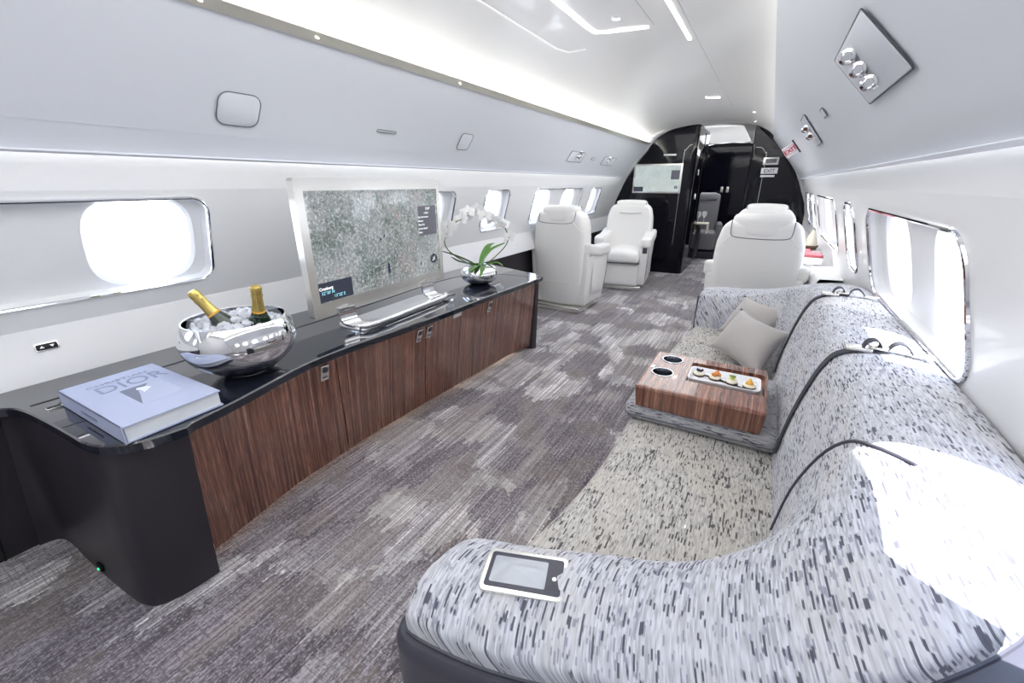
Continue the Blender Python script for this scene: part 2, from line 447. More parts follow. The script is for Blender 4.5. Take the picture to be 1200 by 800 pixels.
FLEN = math.hypot(FL1[0]-FL0[0], FL1[1]-FL0[1])
def wfn(s, n0=0.):
    v = Vector((s*(FL1[0]-FL0[0]), 0, FL1[1]-FL0[1])).normalized(); n = Vector((s*v.z, 0, abs(v.x)))
    P0 = Vector((XC+s*FL0[0], 0, FL0[1]))
    return lambda p: P0 + Vector((0,1,0))*p[0] + v*p[1] + n*((p[2] if len(p) > 2 else 0)+n0)
VBT = {-1:(.058,.386), 1:(.020,.345)}
WIN = {-1: [(-1.05,.885,[(-.62,.32),(.02,.32),(.68,.33)]), (1.50,2.46,[(1.74,.33),(2.23,.33)]), (2.84,3.20,[(3.02,.29)]), (3.66,4.86,[(3.92,.34),(4.56,.34)]), (5.14,5.50,[(5.32,.29)]), (6.9,7.9,[(7.4,.33)])],
        1: [(-.95,.84,[(-.55,.33),(.04,.33),(.62,.34)]), (1.13,2.17,[(1.34,.32),(1.90,.34)]), (2.50,2.82,[(2.66,.26)]), (3.20,4.40,[(3.5,.36),(4.05,.36)]), (4.76,5.10,[(4.93,.28)]), (5.4,5.76,[(5.58,.29)]), (6.9,7.9,[(7.4,.33)])]}
wi = 0
for s, nm in ((-1,'left'),(1,'right')):
    VB, VT = VBT[s]; VC = (VB+VT)/2; VH = VT-VB; RC = .055 if s < 0 else .085
    bm = BM(); sec(bm, LOWW, s, Y0, Y1); sec(bm, UPW, s, Y0, Y1)
    outs = [[(Y0,0),(Y1,0),(Y1,FLEN),(Y0,FLEN)]]
    for a, b, ov in WIN[s]: outs.append(rrect(b-a, VH, RC, 8, (a+b)/2, VC))
    V, F = filled(outs); add_vf(bm, V, F, wfn(s))
    bmesh.ops.remove_doubles(bm, verts=bm.verts, dist=1e-4)
    struct('wall_'+nm, bm, M['wall'], ang=12)
    bm = BM(); sec(bm, UPP if s < 0 else UPPR, s, Y0, YP); struct('trim_%d' % (1 if s < 0 else 2), bm, M['panel'], ang=35)
    if s < 0:
        bm = BM(); sec(bm, RAIL, s, Y0, YP); struct('trim_3', bm, M['rail'])
    # light strips the cabin has: wall wash behind the panel lip, cove light above the rail
    bm = BM(); rows = [[(XC+s*1.030,y,1.350),(XC+s*1.050,y,1.350),(XC+s*1.050,y,1.355),(XC+s*1.030,y,1.355)] for y in (Y0+.02, YP-.1)]; grid(bm, rows, close_v=True)
    o = single('wall_wash_light', bm, M['wash'], 'long warm strip light hidden behind the lip above the %s hand windows' % nm, 'strip light')
    bm = BM(); rows = [[(XC+s*.762,y,1.706),(XC+s*.784,y,1.716),(XC+s*.782,y,1.722),(XC+s*.758,y,1.711)] for y in (Y0+.02, Y1-.05)]; grid(bm, rows, close_v=True)
    single('cove_light', bm, M['cove'], 'long warm strip light above the metal rail along the %s edge of the ceiling' % nm, 'strip light')
    for (a, b, ov) in WIN[s]:
        wi += 1
        f = wfn(s); w, c = b-a, (a+b)/2
        bm = BM(); D = .035
        o1 = rrect(w, VH, RC, 8, c, VC); o2 = rrect(w-.02, VH-.014, RC-.005, 8, c, VC)
        grid(bm, [[f((x,y,0)) for x,y in o1], [f((x,y,D*.5)) for x,y in o1], [f((x,y,D)) for x,y in o2]], close_v=True)
        holes = [oval(ow, VH*(.97 if len(ov) > 1 or s > 0 else .93), 44, 3.2, oc, VC) for oc, ow in ov]
        V, F = filled([o2]+holes); add_vf(bm, V, F, lambda p: f((p[0],p[1],D)))
        for h in holes:
            hc = (sum(p[0] for p in h)/len(h), VC)
            h2 = [(hc[0]+(x-hc[0])*.94, hc[1]+(y-hc[1])*.94) for x,y in h]
            grid(bm, [[f((x,y,D)) for x,y in h],[f((x,y,D+.012)) for x,y in h2],[f((x,y,D+.03)) for x,y in h2]], close_v=True)
        wo = struct('window_%d' % wi, bm, M['wall'], ang=30)
        bm = BM(); tube(bm, [f((x,y,-.001)) for x,y in o1], .0065, 8, closed=True); o = mesh_obj('window_frame', bm, M['chrome'], wo)
        for h in holes:
            hc = sum(p[0] for p in h)/len(h)
            bm = BM(); q = [(hc+(x-hc)*.95, VC+(y-VC)*.95) for x,y in h]
            R = [bm.verts.new(f((x,y,D+.025))) for x,y in q]; bm.faces.new(R); mesh_obj('pane', bm, M['pane'], wo, False)
            cut = {.62:.84, .04:.84, 1.34:.55, 1.90:0., 2.66:.50}.get(round(hc,2)) if s > 0 else None
            if cut is not None:
                lo = VB+VH*cut; qq = [(x,max(y,lo)) for x,y in q]
                bm = BM(); R = [bm.verts.new(f((x,y,D+.015))) for x,y in qq]; cap(bm, R); bmesh.ops.remove_doubles(bm, verts=bm.verts, dist=1e-5); mesh_obj('window_shade', bm, M['shade'], wo, False)  # shade added to keep sun patches off the sofa
# ceiling with slots
bm = BM()
full = [(-h, z) for h, z in CEIL] + [(h, z) for h, z in reversed(CEIL[:-1])]
fine = []
for p, q in zip(full, full[1:]):
    for k in range(3): fine.append((p[0]+(q[0]-p[0])*k/3, p[1]+(q[1]-p[1])*k/3))
fine.append(full[-1])
grid(bm, [[(XC+h, y, z) for h, z in fine] for y in (Y0, 1, 3, 5, 7, Y1)])
sec(bm, DUCT, -1, Y0, Y1); sec(bm, DUCTR, 1, Y0, Y1)
for s in (-1,1): sec(bm, [(1.0,1.37),(.972,1.362),(.75,1.69)], s, YP+.02, Y1)
struct('ceiling', bm, M['ceil'], ang=20)
def cz(x):
    h = abs(x-XC)
    return interp([(a, b) for a, b in sorted(CEIL)], h)
def ceil_strip(bm, P, w, drop=.004):
    P = [Vector((x, y, 0)) for x, y in P]; rows = []
    for i, p in enumerate(P):
        t = (P[min(i+1,len(P)-1)]-P[max(i-1,0)]).normalized(); s = Vector((-t.y, t.x, 0))
        a, b = p-s*w/2, p+s*w/2
        rows.append([(a.x,a.y,cz(a.x)-drop),(b.x,b.y,cz(b.x)-drop),(b.x,b.y,cz(b.x)+.004),(a.x,a.y,cz(a.x)+.004)])
    R = grid(bm, rows, close_v=True); cap(bm, R[0]); cap(bm, R[-1])
bm = BM(); ceil_strip(bm, [(-.905,-1.0),(-.905,1.0),(-.905,2.32),(-.895,2.39),(-.84,2.415),(-.65,2.44)], .026)
single('slot_light', bm, M['lit'], 'L shaped light slot edging the left and far side of the central ceiling panel', 'ceiling light')
bm = BM(); ceil_strip(bm, [(-.497,-1.0),(-.497,1.0),(-.500,2.70)], .016)
single('slot_light', bm, M['lit'], 'straight thin light slot along the right side of the central ceiling panel', 'ceiling light')
seam = mat('ceiling_seam', (.55,.55,.56), .5)
glowseam = mat('ceiling_seam_glow', (.9,.9,.9), .5, emit=(1,1,1), es=.35)  # plain panel seam, no lamp: emission added so it reads white
bm = BM(); ceil_strip(bm, [(-1.14,-1),(-1.14,1),(-1.14,2.45),(-1.115,2.56),(-1.03,2.60)], .008, .002); struct('trim_5', bm, glowseam)
bm = BM(); ceil_strip(bm, [(-.46,-1),(-.46,2),(-.46,5.0)], .004, .001); struct('trim_6', bm, seam)
bm = BM(); ceil_strip(bm, [(-.62,-1),(-.62,1),(-.62,2.42)], .004, .001); struct('trim_7', bm, seam)
def downlight(x, y, r, label, lab2=None, rect=False):
    t = thing('ceiling_downlight', label, 'ceiling light', (x, y, cz(x)), 0, 'recessed ceiling downlights')
    sl = (cz(x+.01)-cz(x-.01))/.02; rot = Matrix.Rotation(-math.atan(sl), 3, 'Y')
    if rect:
        bm = BM(); rbox(bm, (r*2.4,r*1.5,.006), .0029, 2, rot=rot, loc=(0,0,-.003)); part('bezel', bm, M['chrome'], t)
        bm = BM(); rbox(bm, (r*2.1,r*1.2,.006), .0029, 2, rot=rot, loc=(0,0,-.005)); part('diffuser', bm, M['spot'], t)
    else:
        bm = BM(); lathe(bm, [(r,.0),(r,-.004),(r*.78,-.005),(r*.74,-.001)], 24, rot=rot); part('bezel', bm, M['chrome'], t)
        bm = BM(); lathe(bm, [(r*.76,-.001),(r*.7,-.0035),(0,-.004)], 24, rot=rot); part('diffuser', bm, M['spot'], t)
downlight(-.754, 2.26, .022, 'round recessed downlight inside the lit central ceiling panel')
downlight(-1.44, 4.7, .020, 'small downlight in the left ceiling curve, nearer of the two before the black bulkhead')
downlight(-1.44, 5.3, .020, 'small downlight in the left ceiling curve, closest to the black bulkhead')
downlight(-.577, 4.47, .055, 'wide rectangular downlight in the middle of the ceiling before the doorway', rect=True)
downlight(-.275, 5.22, .020, 'small downlight on the right of the ceiling, nearer of the pair before the right bulkhead')
downlight(-.287, 6.0, .018, 'small downlight on the right of the ceiling, directly above the right bulkhead panel')

bm = BM(); box(bm, (XC, 7.95, 1.896), (.66, 2.5, .012)); single('added_ceiling_glow', bm, mat('added_glow', (1,1,1), .5, emit=(.95,.97,1), es=.42), 'added glowing panel brightening the forward room ceiling beyond the doorway', 'ceiling light', smooth=False)  # not a real fitting: glowing panel added to whiten the forward ceiling

# rear closing wall (behind the viewer) and forward bulkhead
HULL = [(1.30,0),(1.285,.3),(1.245,.6),(1.20,.78),(1.085,1.18),(1.02,1.30),(.75,1.69),(.72,1.775),(.54,1.846),(.28,1.898),(0,1.912)]
def hull_face(bm, y, x0=None, x1=None, prof=HULL):
    pts = [(XC+h, z) for h, z in prof] + [(XC-h, z) for h, z in reversed(prof[:-1])]
    bm.faces.new([bm.verts.new((x, y, z)) for x, z in pts])
bm = BM(); hull_face(bm, Y0); struct('wall_back', bm, M['wall'], smooth=False)
bm = BM(); hull_face(bm, Y1); struct('wall_front', bm, M['black'], smooth=False)

# ---- bulkhead at YP: black lacquer panels, white ring
PH = [(1.13,0),(1.16,.4),(1.165,.87),(1.08,1.12),(1.03,1.235),(.975,1.34),(.885,1.475),(.785,1.60),(.70,1.71),(.637,1.775),(.55,1.825),(.455,1.862),(.3,1.888),(.15,1.90),(0,1.905)]
PHs = [(p.x, p.y) for p in catmull([(a,b,0) for a,b in PH], 3)]
def ph_w(z): return interp([(b, a) for a, b in PHs], z)
def ph_z(h): return interp(sorted([(a, b) for a, b in PHs if b > 1.0]), h)
bm = BM()
ring_i = [(XC+s*h, z) for s in (1,) for h, z in PHs]
def ringpts(prof): return [(XC+h, z) for h, z in prof] + [(XC-h, z) for h, z in reversed(prof[:-1])]
outer = []
for h, z in PHs:
    # project outward to hull
    hz = interp([(b, a) for a, b in HULL], z) if z < 1.70 else max(h, interp([(b,a) for a,b in HULL], min(z,1.91)))
    outer.append((max(hz, h+.002), z if z < 1.84 else z+.006))
A = ringpts(PHs); B = ringpts(outer)
grid(bm, [[(x, YP-.10, z) for x, z in B], [(x, YP-.03, z) for x, z in A], [(x, YP+.03, z) for x, z in A]])
struct('trim_8', bm, M['wall'])
XL, XR = -.905, -.288
def bulk(name, s, xin, label, depth, bevel):
    t = thing(name, label, 'bulkhead', (XC+s*.7, YP, 0))
    # front face outline
    zin = [z for h, z in PHs]
    hin = abs(xin-XC)
    pts = [(XC+s*h, z) for h, z in PHs if h > hin] + [(xin, ph_z(hin)), (xin, 0)]
    bm = BM()
    def ring(y, dx): return [bm.verts.new((x-(-s)*(-dx) if i >= len(pts)-2 else x, y, z)) for i, (x, z) in enumerate(pts)]
    R0 = [bm.verts.new((x if i < len(pts)-2 else xin+s*bevel, YP, z)) for i, (x, z) in enumerate(pts)]
    Rs = [R0]
    for k in (1,2,3,4):
        a = PI/2*k/4
        Rs.append([bm.verts.new((x if i < len(pts)-2 else xin+s*bevel*(1-math.sin(a)), YP+bevel*(1-math.cos(a)), z)) for i, (x, z) in enumerate(pts)])
    Rs.append([bm.verts.new((x, YP+depth, z)) for x, z in pts])
    cap(bm, R0); cap(bm, Rs[-1])
    for P, Q in zip(Rs, Rs[1:]):
        for i in range(len(pts)):
            j = (i+1) % len(pts)
            try: bm.faces.new([P[i], P[j], Q[j], Q[i]])
            except ValueError: pass
    part('panel', bm, M['black'], t, world=True)
    return t
bl = bulk('bulkhead', -1, XL, 'glossy black bulkhead left of the doorway carrying the small map monitor', 1.0, .07)
br = bulk('bulkhead', 1, XR, 'glossy black bulkhead right of the doorway carrying the EXIT plate', .35, .03)
# trims on bulkheads
bm = BM(); rbox(bm, (.018,.05,.075), .008, 2, loc=(XL+.008, 6.62, 1.34)); part('latch', bm, M['chrome'], bl, world=True)
bm = BM(); rbox(bm, (.018,.05,.075), .008, 2, loc=(XL+.008, 6.62, 1.03)); part('latch', bm, M['chrome'], bl, world=True)
bm = BM(); box(bm, (XL+.004, 6.9, 1.0), (.006,.012,1.7)); part('door_seam', bm, M['groove'], bl, world=True)
bm = BM(); rbox(bm, (.16,.008,.022), .0039, 2, loc=(-1.235, YP-.004, 1.555)); part('label_plate', bm, M['whitetxt'], bl, world=True)
champ = M['brushed']
bm = BM(); tube(bm, [(XC+s*h, YP-.003, z) for s, h, z in [(-1,h*.985,z) for h, z in PHs if 1.30 < z < 1.66]], .003, 6); part('edge_trim', bm, champ, bl, world=True)
bm = BM(); tube(bm, catmull([(-1.06,YP-.002,.4),(-1.06,YP-.002,1.5),(-1.045,YP-.002,1.6),(-1.0,YP-.002,1.66),(-.97,YP-.002,1.67)],5), .003, 6); part('inlay_line', bm, champ, bl, world=True)
bm = BM(); tube(bm, catmull([(-.12,YP-.002,.4),(-.12,YP-.002,1.45),(-.135,YP-.002,1.54),(-.18,YP-.002,1.60),(-.25,YP-.002,1.61)],5), .003, 6); part('inlay_line', bm, champ, br, world=True)
# EXIT plate, grey display plate
bm = BM(); rbox(bm, (.165,.010,.085), .0048, 2, loc=(-.06, YP-.005, 1.452)); part('display_bezel', bm, M['brushed'], br, world=True)
bm = BM(); rbox(bm, (.115,.010,.052), .0048, 2, loc=(-.06, YP-.009, 1.452)); part('display', bm, M['grey'], br, world=True)
t = thing('exit_sign', 'small white plate reading EXIT on the black bulkhead beside the doorway', 'sign', (-.058, YP-.008, 1.344))
bm = BM(); rbox(bm, (.175,.016,.066), .003, 2); part('plate', bm, M['whitetxt'], t)
bm = BM(); text_bm(bm, 'EXIT', .058, frame_fn((0,-.0085,-.020), (1,0,0), (0,0,1)), align='CENTER', bold=.0008); part('lettering', bm, M['slate'], t, smooth=False)
bm = BM(); rbox(bm, (.15,.008,.024), .003, 2, loc=(-.068, YP-.004, 1.285)); part('label_plate', bm, M['whitetxt'], br, world=True)
# small map monitor
def screen_extras(t, fn, W, H, small=False):
    k = 1. if not small else .8
    bm = BM(); V, F = filled([rrect(.18*W, .34*H, .005*k, 3, .895*W, .64*H)]); add_vf(bm, V, F, lambda p: fn((p[0],p[1],.0012))); part('menu_box', bm, M['scrgrey'], t, world=True, smooth=False)
    bm = BM(); V, F = filled([rrect(.215*W, .185*H, .005*k, 3, .1075*W, .095*H)]); add_vf(bm, V, F, lambda p: fn((p[0],p[1],.0012))); part('caption_box', bm, M['scrdark'], t, world=True, smooth=False)
    bm = BM(); V, F = filled([oval(.075*W, .115*H, 24, 2., .935*W, .17*H)]); add_vf(bm, V, F, lambda p: fn((p[0],p[1],.0012))); part('compass_badge', bm, M['scrdark'], t, world=True, smooth=False)
    bm = BM()
    for pts in ([(-.010,-.010),(.010,.010)], [(-.008,.007),(.003,.002),(.009,-.008)], [(-.011,-.004),(-.007,-.007),(-.004,-.011)]):
        tube(bm, [fn((.935*W+x*k*1.1, .17*H+y*k*1.1, .002)) for x, y in pts], .0011*k, 5)
    part('aeroplane_symbol', bm, M['scrtxt'], t, world=True, smooth=False)
t = thing('wall_monitor', 'small flat monitor with pale aerial map on the black bulkhead left of the doorway', 'monitor', (-1.365, YP-.02, 1.09))
bm = BM(); rbox(bm, (.64,.03,.375), .008, 2, loc=(-1.365, YP-.016, 1.262)); part('housing', bm, M['brushed'], t, world=True)
W2, H2 = .595, .33; fn = frame_fn((-1.365-W2/2, YP-.0325, 1.262-H2/2), (1,0,0), (0,0,1))
bm = BM(); V, F = filled([rrect(W2, H2, .003, 2, W2/2, H2/2)]); add_vf(bm, V, F, fn); part('screen', bm, M['sat2'], t, world=True, smooth=False)
screen_extras(t, fn, W2, H2, True)

# forward room: bulkhead doors, handles
for i, (xa, xb) in enumerate(((-1.15,-.775),(-.765,-.40))):
    bm = BM(); pts = [(xa,.02),(xb,.02),(xb,1.79),(xa,1.76 if i == 0 else 1.79)]
    if i == 0: pts = [(xa,.02),(xb,.02),(xb,1.80),(xa+.1,1.76),(xa,1.70)]
    else: pts = [(xa,.02),(xb,.02),(xb,1.76),(xb-.1,1.80),(xa,1.80)]
    slab(bm, pts, 0, .03, lambda p: Vector((p[0], Y1-.005-p[2], p[1])), .006)
    o = struct('door_%d' % (i+1), bm, M['black'], smooth=False)
    bm = BM(); rbox(bm, (.045,.02,.10), .006, 2, loc=((xb-.045) if i == 0 else (xa+.045), Y1-.04, 1.09)); mesh_obj('door_handle', bm, M['brushed'], o)

# ================================================================== SIDEBOARD
XT = smooth_tab([(.40,-1.272),(.54,-1.295),(.68,-1.33),(.81,-1.36),(.94,-1.368),(1.1,-1.362),(1.3,-1.342),(1.57,-1.330),(1.9,-1.325),(2.2,-1.312),(2.5,-1.292),(2.66,-1.285)])
XB = smooth_tab([(.40,-1.43),(.56,-1.457),(.79,-1.50),(.925,-1.507),(1.155,-1.515),(1.41,-1.51),(1.72,-1.494),(2.1,-1.475),(2.45,-1.455),(2.6,-1.43),(2.72,-1.40)])
t = thing('sideboard', 'long low sideboard with dark leather ends and striped wood doors under the black counter', 'sideboard', (-1.7,1.5,0))
SB = t
topo = [(-1.86,-1.28),(-1.86,.10),(-1.835,.18),(-1.77,.212),(-1.65,.225),(-1.54,.231),(-1.44,.237),(-1.37,.243),(-1.315,.265),(-1.28,.31),(-1.262,.36),(-1.256,.412)]
boto = [(-2.03,-1.28),(-2.03,.06),(-2.02,.15),(-1.98,.206),(-1.80,.212),(-1.65,.217),(-1.515,.224),(-1.43,.234),(-1.385,.258),(-1.365,.30),(-1.355,.35),(-1.353,.412)]
To = [Vector((*p,.568)) for p in topo]; Bo = [Vector((*p,.0)) for p in boto]
To, Bo = catmull(To,4), catmull(Bo,4)
bm = BM(); rows = [[a.lerp(b, k/6) for a, b in zip(Bo, To)] for k in range(7)]
rows = [[(-2.0 if False else r[0].x, r[0].y, r[0].z)] + [tuple(p) for p in r[1:]] + [(-1.5,.412,r[0].z)] for r in rows]
grid(bm, rows); part('end_panel', bm, M['dark'], t, world=True)
bm = BM(); tube(bm, [Bo[5].lerp(To[5],k/6)+Vector((.002,-.10,0)) for k in range(7)], .0025, 5); part('panel_seam', bm, M['groove'], t, world=True)
bm = BM(); rbox(bm, (.03,.010,.028), .004, 2, loc=(-1.655,.2135,.045)); part('floor_socket', bm, M['groove'], t, world=True)
bm = BM(); rbox(bm, (.008,.006,.008), .0029, 2, loc=(-1.65,.2075,.045)); part('indicator_lamp', bm, M['green'], t, world=True, label='tiny green indicator lamp')
# carcass behind doors
bm = BM(); ys = [.40+(2.56-.40)*i/40 for i in range(41)]
grid(bm, [[(-1.93,y,.035),(interp(XB,y)-.02,y,.035),(interp(XT,y)-.02,y,.566),(-1.90,y,.566)] for y in ys]); part('carcass', bm, M['dark'], t, world=True)
bm = BM(); grid(bm, [[(interp(XB,y)-.035,y,0),(interp(XB,y)-.035,y,.036)] for y in ys]); part('plinth', bm, M['dark'], t, world=True)
bm = BM(); grid(bm, [[(interp(XB,y)-.030,y,.018),(interp(XB,y)-.012,y,.018),(interp(XB,y)-.012,y,.026),(interp(XB,y)-.030,y,.026)] for y in ys], close_v=True); part('toe_light', bm, M['toe'], t, world=True, label='warm toe light along the floor')
# far pilaster
bm = BM(); a = [(-1.90,2.55),(-1.32,2.548),(-1.290,2.562),(-1.288,2.60),(-1.31,2.632),(-1.45,2.68),(-1.90,2.80)]; b = [(-1.95,2.69),(-1.43,2.692),(-1.385,2.705),(-1.372,2.74),(-1.40,2.775),(-1.55,2.82),(-1.95,2.93)]
grid(bm, [[(x,y,0) for x,y in b],[(x,y,.568) for x,y in a]], close_v=True); part('end_panel', bm, M['dark'], t, world=True)
SKEW = [(.41,.03),(.95,.10),(1.5,.13),(2.0,.155),(2.55,.150)]
def door(ya, yb, nm='door'):
    n = 14; rows = []
    for i in range(n+1):
        y = ya+(yb-ya)*i/n; y2 = y+interp(SKEW, y); xt, xb = interp(XT,y), interp(XB,y2)
        r = [(xb+(xt-xb)*k/4, y2+(y-y2)*k/4, .022+(.565-.022)*k/4) for k in range(5)]
        rows.append(r+[(xt-.018,y,.565),(xb-.018,y2,.022)])
    bm = BM(); R = grid(bm, rows, close_v=True); cap(bm, R[0]); cap(bm, R[-1])
    return part(nm, bm, M['wood'], SB, world=True, ang=30)
D = [door(.414,.972), door(.977,1.468), door(1.472,1.99), door(1.994,2.545)]
def latch(y, d):
    f = lambda v: interp(XB,y)+(interp(XT,y)-interp(XB,y))*(v-.022)/.543
    sl = math.atan((interp(XT,y)-interp(XB,y))/.543); rot = Matrix.Rotation(sl,3,'Y')
    bm = BM(); rbox(bm, (.008,.036,.070), .0038, 2, loc=(f(.510)+.003,y,.510), rot=rot); o = part('latch', bm, M['brushed'], d, world=True)
    bm = BM(); rbox(bm, (.008,.024,.024), .0038, 2, loc=(f(.525)+.008,y,.525), rot=rot); rbox(bm, (.006,.024,.006), .0028, 1, loc=(f(.492)+.008,y,.492), rot=rot); part('latch_button', bm, M['slate'], d, world=True)
latch(.925,D[0]); latch(1.435,D[1]); latch(1.503,D[2]); latch(2.035,D[3])
y = 1.72; bm = BM(); rbox(bm, (.004,.075,.030), .0019, 2, loc=(interp(XT,y)-.004,y,.545), rot=Matrix.Rotation(.28,3,'Y')); part('label_plate', bm, M['brushed'], SB, world=True)

# counter top
ct = [(-1.925,-1.28),(-1.825,-1.28),(-1.825,.06),(-1.812,.15),(-1.775,.197),(-1.71,.216),(-1.56,.229),(-1.43,.236),(-1.365,.240),(-1.31,.255),(-1.265,.29),(-1.24,.34),(-1.228,.40)]
ct = [tuple(p[:2]) for p in catmull([(x,y,0) for x,y in ct],4)]
ct += [(interp(XT,.42+(2.52-.42)*i/30)+.034, .42+(2.52-.42)*i/30) for i in range(31)]
ct += [(-1.256,2.56),(-1.262,2.60),(-1.285,2.630),(-1.33,2.648),(-1.45,2.685),(-1.71,2.77),(-1.90,2.84),(-1.925,2.60),(-1.925,1.8),(-1.925,1.),(-1.925,.2)]
V, F = filled([ct])
bm = BM(); add_vf(bm, V, F, lambda p: Vector((p[0],p[1],.600))); add_vf(bm, V, F, lambda p: Vector((p[0],p[1],.570)))
n = len(ct)
def offs(ct, d, z):
    out = []
    for i in range(len(ct)):
        a, b = Vector(ct[i-1]), Vector(ct[(i+1)%len(ct)]); tt = (b-a).normalized(); nn = Vector((tt.y,-tt.x)); out.append((ct[i][0]+nn.x*d, ct[i][1]+nn.y*d, z))
    return out
grid(bm, [[(x,y,.570) for x,y in ct], offs(ct,.004,.574), offs(ct,.004,.596), [(x,y,.600) for x,y in ct]], close_v=True)
bmesh.ops.remove_doubles(bm, verts=bm.verts, dist=1e-5)
CT = single('countertop', bm, M['counter'], 'long glossy black countertop running along the left wall over the sideboard', 'countertop', smooth=True, ang=25)
bm = BM(); g = catmull([(-1.735,.23,0),(-1.73,.6,0),(-1.715,1.1,0),(-1.745,1.6,0),(-1.775,2.0,0),(-1.755,2.3,0),(-1.66,2.46,0),(-1.5,2.52,0),(-1.28,2.53,0)],8)
ribbon(bm, [(p.x,p.y,.6004) for p in g], .010, .0008, (1,0,0)); o = mesh_obj('inlay_groove', bm, M['groove'], CT)
bm = BM(); ribbon(bm, [(-1.50,.236,.6003),(-1.49,.30,.6003),(-1.45,.33,.6003)], .003, .0004, (1,0,0)); mesh_obj('seam', bm, M['groove'], CT)
# switches
def switch(name, label, o, u, v, k=1.):
    f_ = frame_fn(o,u,v); f = lambda p: f_((p[0]*k,p[1]*k,p[2])); t = thing(name, label, 'switch', f((0,0,0)))
    bm = BM(); slab(bm, rrect(.058,.026,.006,4), 0, .004, f, .001); part('bezel', bm, M['brushed'], t, world=True)
    bm = BM(); slab(bm, rrect(.050,.019,.004,4), 0, .0055, f, .0008); part('rocker', bm, M['groove'], t, world=True)
    if k < 1: return
    bm = BM()
    for sx, d in ((-.012,1),(.012,-1)):
        bm.faces.new([bm.verts.new(f((sx+a, b*d, .0062))) for a, b in ((-.006,-.0035),(.006,-.0035),(0,.0045))])
    part('arrow', bm, M['whitetxt'], t, world=True, smooth=False)
nn = Vector((1,0,-.19)).normalized()
switch('window_switch', 'small black rocker switch with two white arrows on the left wall below the window', (-1.9545,.347,.703), (0,1,0), (-.3,0,1))
switch('counter_switch', 'tiny black switch set in the counter beside the far left corner of the book', (-1.662,.262,.6003), (0,1,0), (-1,0,0), .6)

# left ledge strip on wall above counter and lower dark dado further on
bm = BM(); grid(bm, [[(-1.99,y,.595),(-1.924,y,.597),(-1.924,y,.603),(-1.972,y,.760),(-1.99,y,.765)] for y in (Y0,0,3,YP-.05)]); struct('trim_9', bm, M['wall'])
bm = BM(); grid(bm, [[(-2.03,y,0),(-2.01,y,.56),(-1.985,y,.565),(-1.985,y,.585),(-2.01,y,.592)] for y in (2.9,4,5,YP-.02)]); struct('trim_10', bm, M['dark'])

# ================================================================== TV
t = thing('television', 'large silver framed television showing an aerial map, standing on the black counter', 'television', (-1.53,1.45,.60)); TV = t
yaw = .055   # slight turn
tu = Vector((-math.sin(yaw), math.cos(yaw), 0)); tv = Vector((0,0,1))
TO = Vector((-1.508,1.012,.680)); W, H = .886, .540
f = frame_fn(TO, tu, tv)
# frame ring + back housing
bm = BM(); oo = rrect(W,H,.012,4,W/2,H/2); ii = rrect(W-.064,H-.104,.003,4,.038+(W-.064)/2,H/2+.006)
V, F = filled([oo, ii]); add_vf(bm, V, F, lambda p: f((p[0],p[1],0)))
grid(bm, [[f((x,y,0)) for x,y in oo],[f((x,y,-.004)) for x,y in offs(oo,-.0,0) and oo]], close_v=True)
grid(bm, [[f((x,y,0)) for x,y in ii],[f((x,y,-.008)) for x,y in ii]], close_v=True)
part('screen_frame', bm, M['brushed'], t, world=True, ang=30)
bm = BM(); slab(bm, [(x,y) for x,y in oo], -.034, -.004, f); slab(bm, rrect(W*.7,H*.7,.03,4,W/2,H/2), -.052, -.034, f); part('back_housing', bm, M['brushed'], t, world=True, ang=30)
SW, SH = W-.064, H-.104; so = f((.038,.058,-.0030)); fs = frame_fn(so, tu, tv)
bm = BM(); V, F = filled([rrect(SW,SH,.002,2,SW/2,SH/2)]); add_vf(bm, V, F, fs); part('screen', bm, M['sat'], t, world=True, smooth=False)
screen_extras(t, fs, SW, SH)
bm = BM()
text_bm(bm, '12:47', .018, lambda p: fs((p[0]+SW*.875, p[1]+SH*.765, .0018+p[2]*.5)))
for i, s in enumerate(('11:52 h','Map Information','Altitude','Wind Tail','Ground Speed','Mode')):
    text_bm(bm, s, .0125, lambda p, i=i: fs((p[0]+SW*(.86 if i == 0 else .80), p[1]+SH*(.72-i*.044), .0018+p[2]*.5)))
part('menu_text', bm, M['scrtxt'], t, world=True, smooth=False)
bm = BM(); text_bm(bm, 'Cranberg', .018, lambda p: fs((p[0]+.003, p[1]+SH*.118, .0018+p[2]*.5)), bold=.0004); part('caption_text', bm, M['scrtxt'], t, world=True, smooth=False)
bm = BM(); text_bm(bm, "52°30' N", .018, lambda p: fs((p[0]+.012, p[1]+SH*.075, .0018+p[2]*.5))); text_bm(bm, "13°22' E", .018, lambda p: fs((p[0]+.072, p[1]+SH*.030, .0018+p[2]*.5))); part('coordinate_text', bm, M['cyantxt'], t, world=True, smooth=False)
lake = mat('screen_lake', (.01,.01,.02), .2, emit=(.015,.02,.05), es=1)
for q in ([(.505*SW,.09*SH),(.515*SW,.16*SH),(.512*SW,.23*SH),(.500*SW,.245*SH),(.497*SW,.20*SH),(.495*SW,.13*SH)], oval(.012,.018,10,2,.46*SW,.50*SH), oval(.010,.016,10,2,.49*SW,.53*SH), oval(.008,.02,10,2,.80*SW,.14*SH)):
    bm = BM(); V, F = filled([q]); add_vf(bm, V, F, lambda p: fs((p[0],p[1],.0006))); part('map_lake', bm, lake, t, world=True, smooth=False)
road = mat('screen_road', (.1,.1,.1), .2, emit=(.42,.46,.50), es=.9)
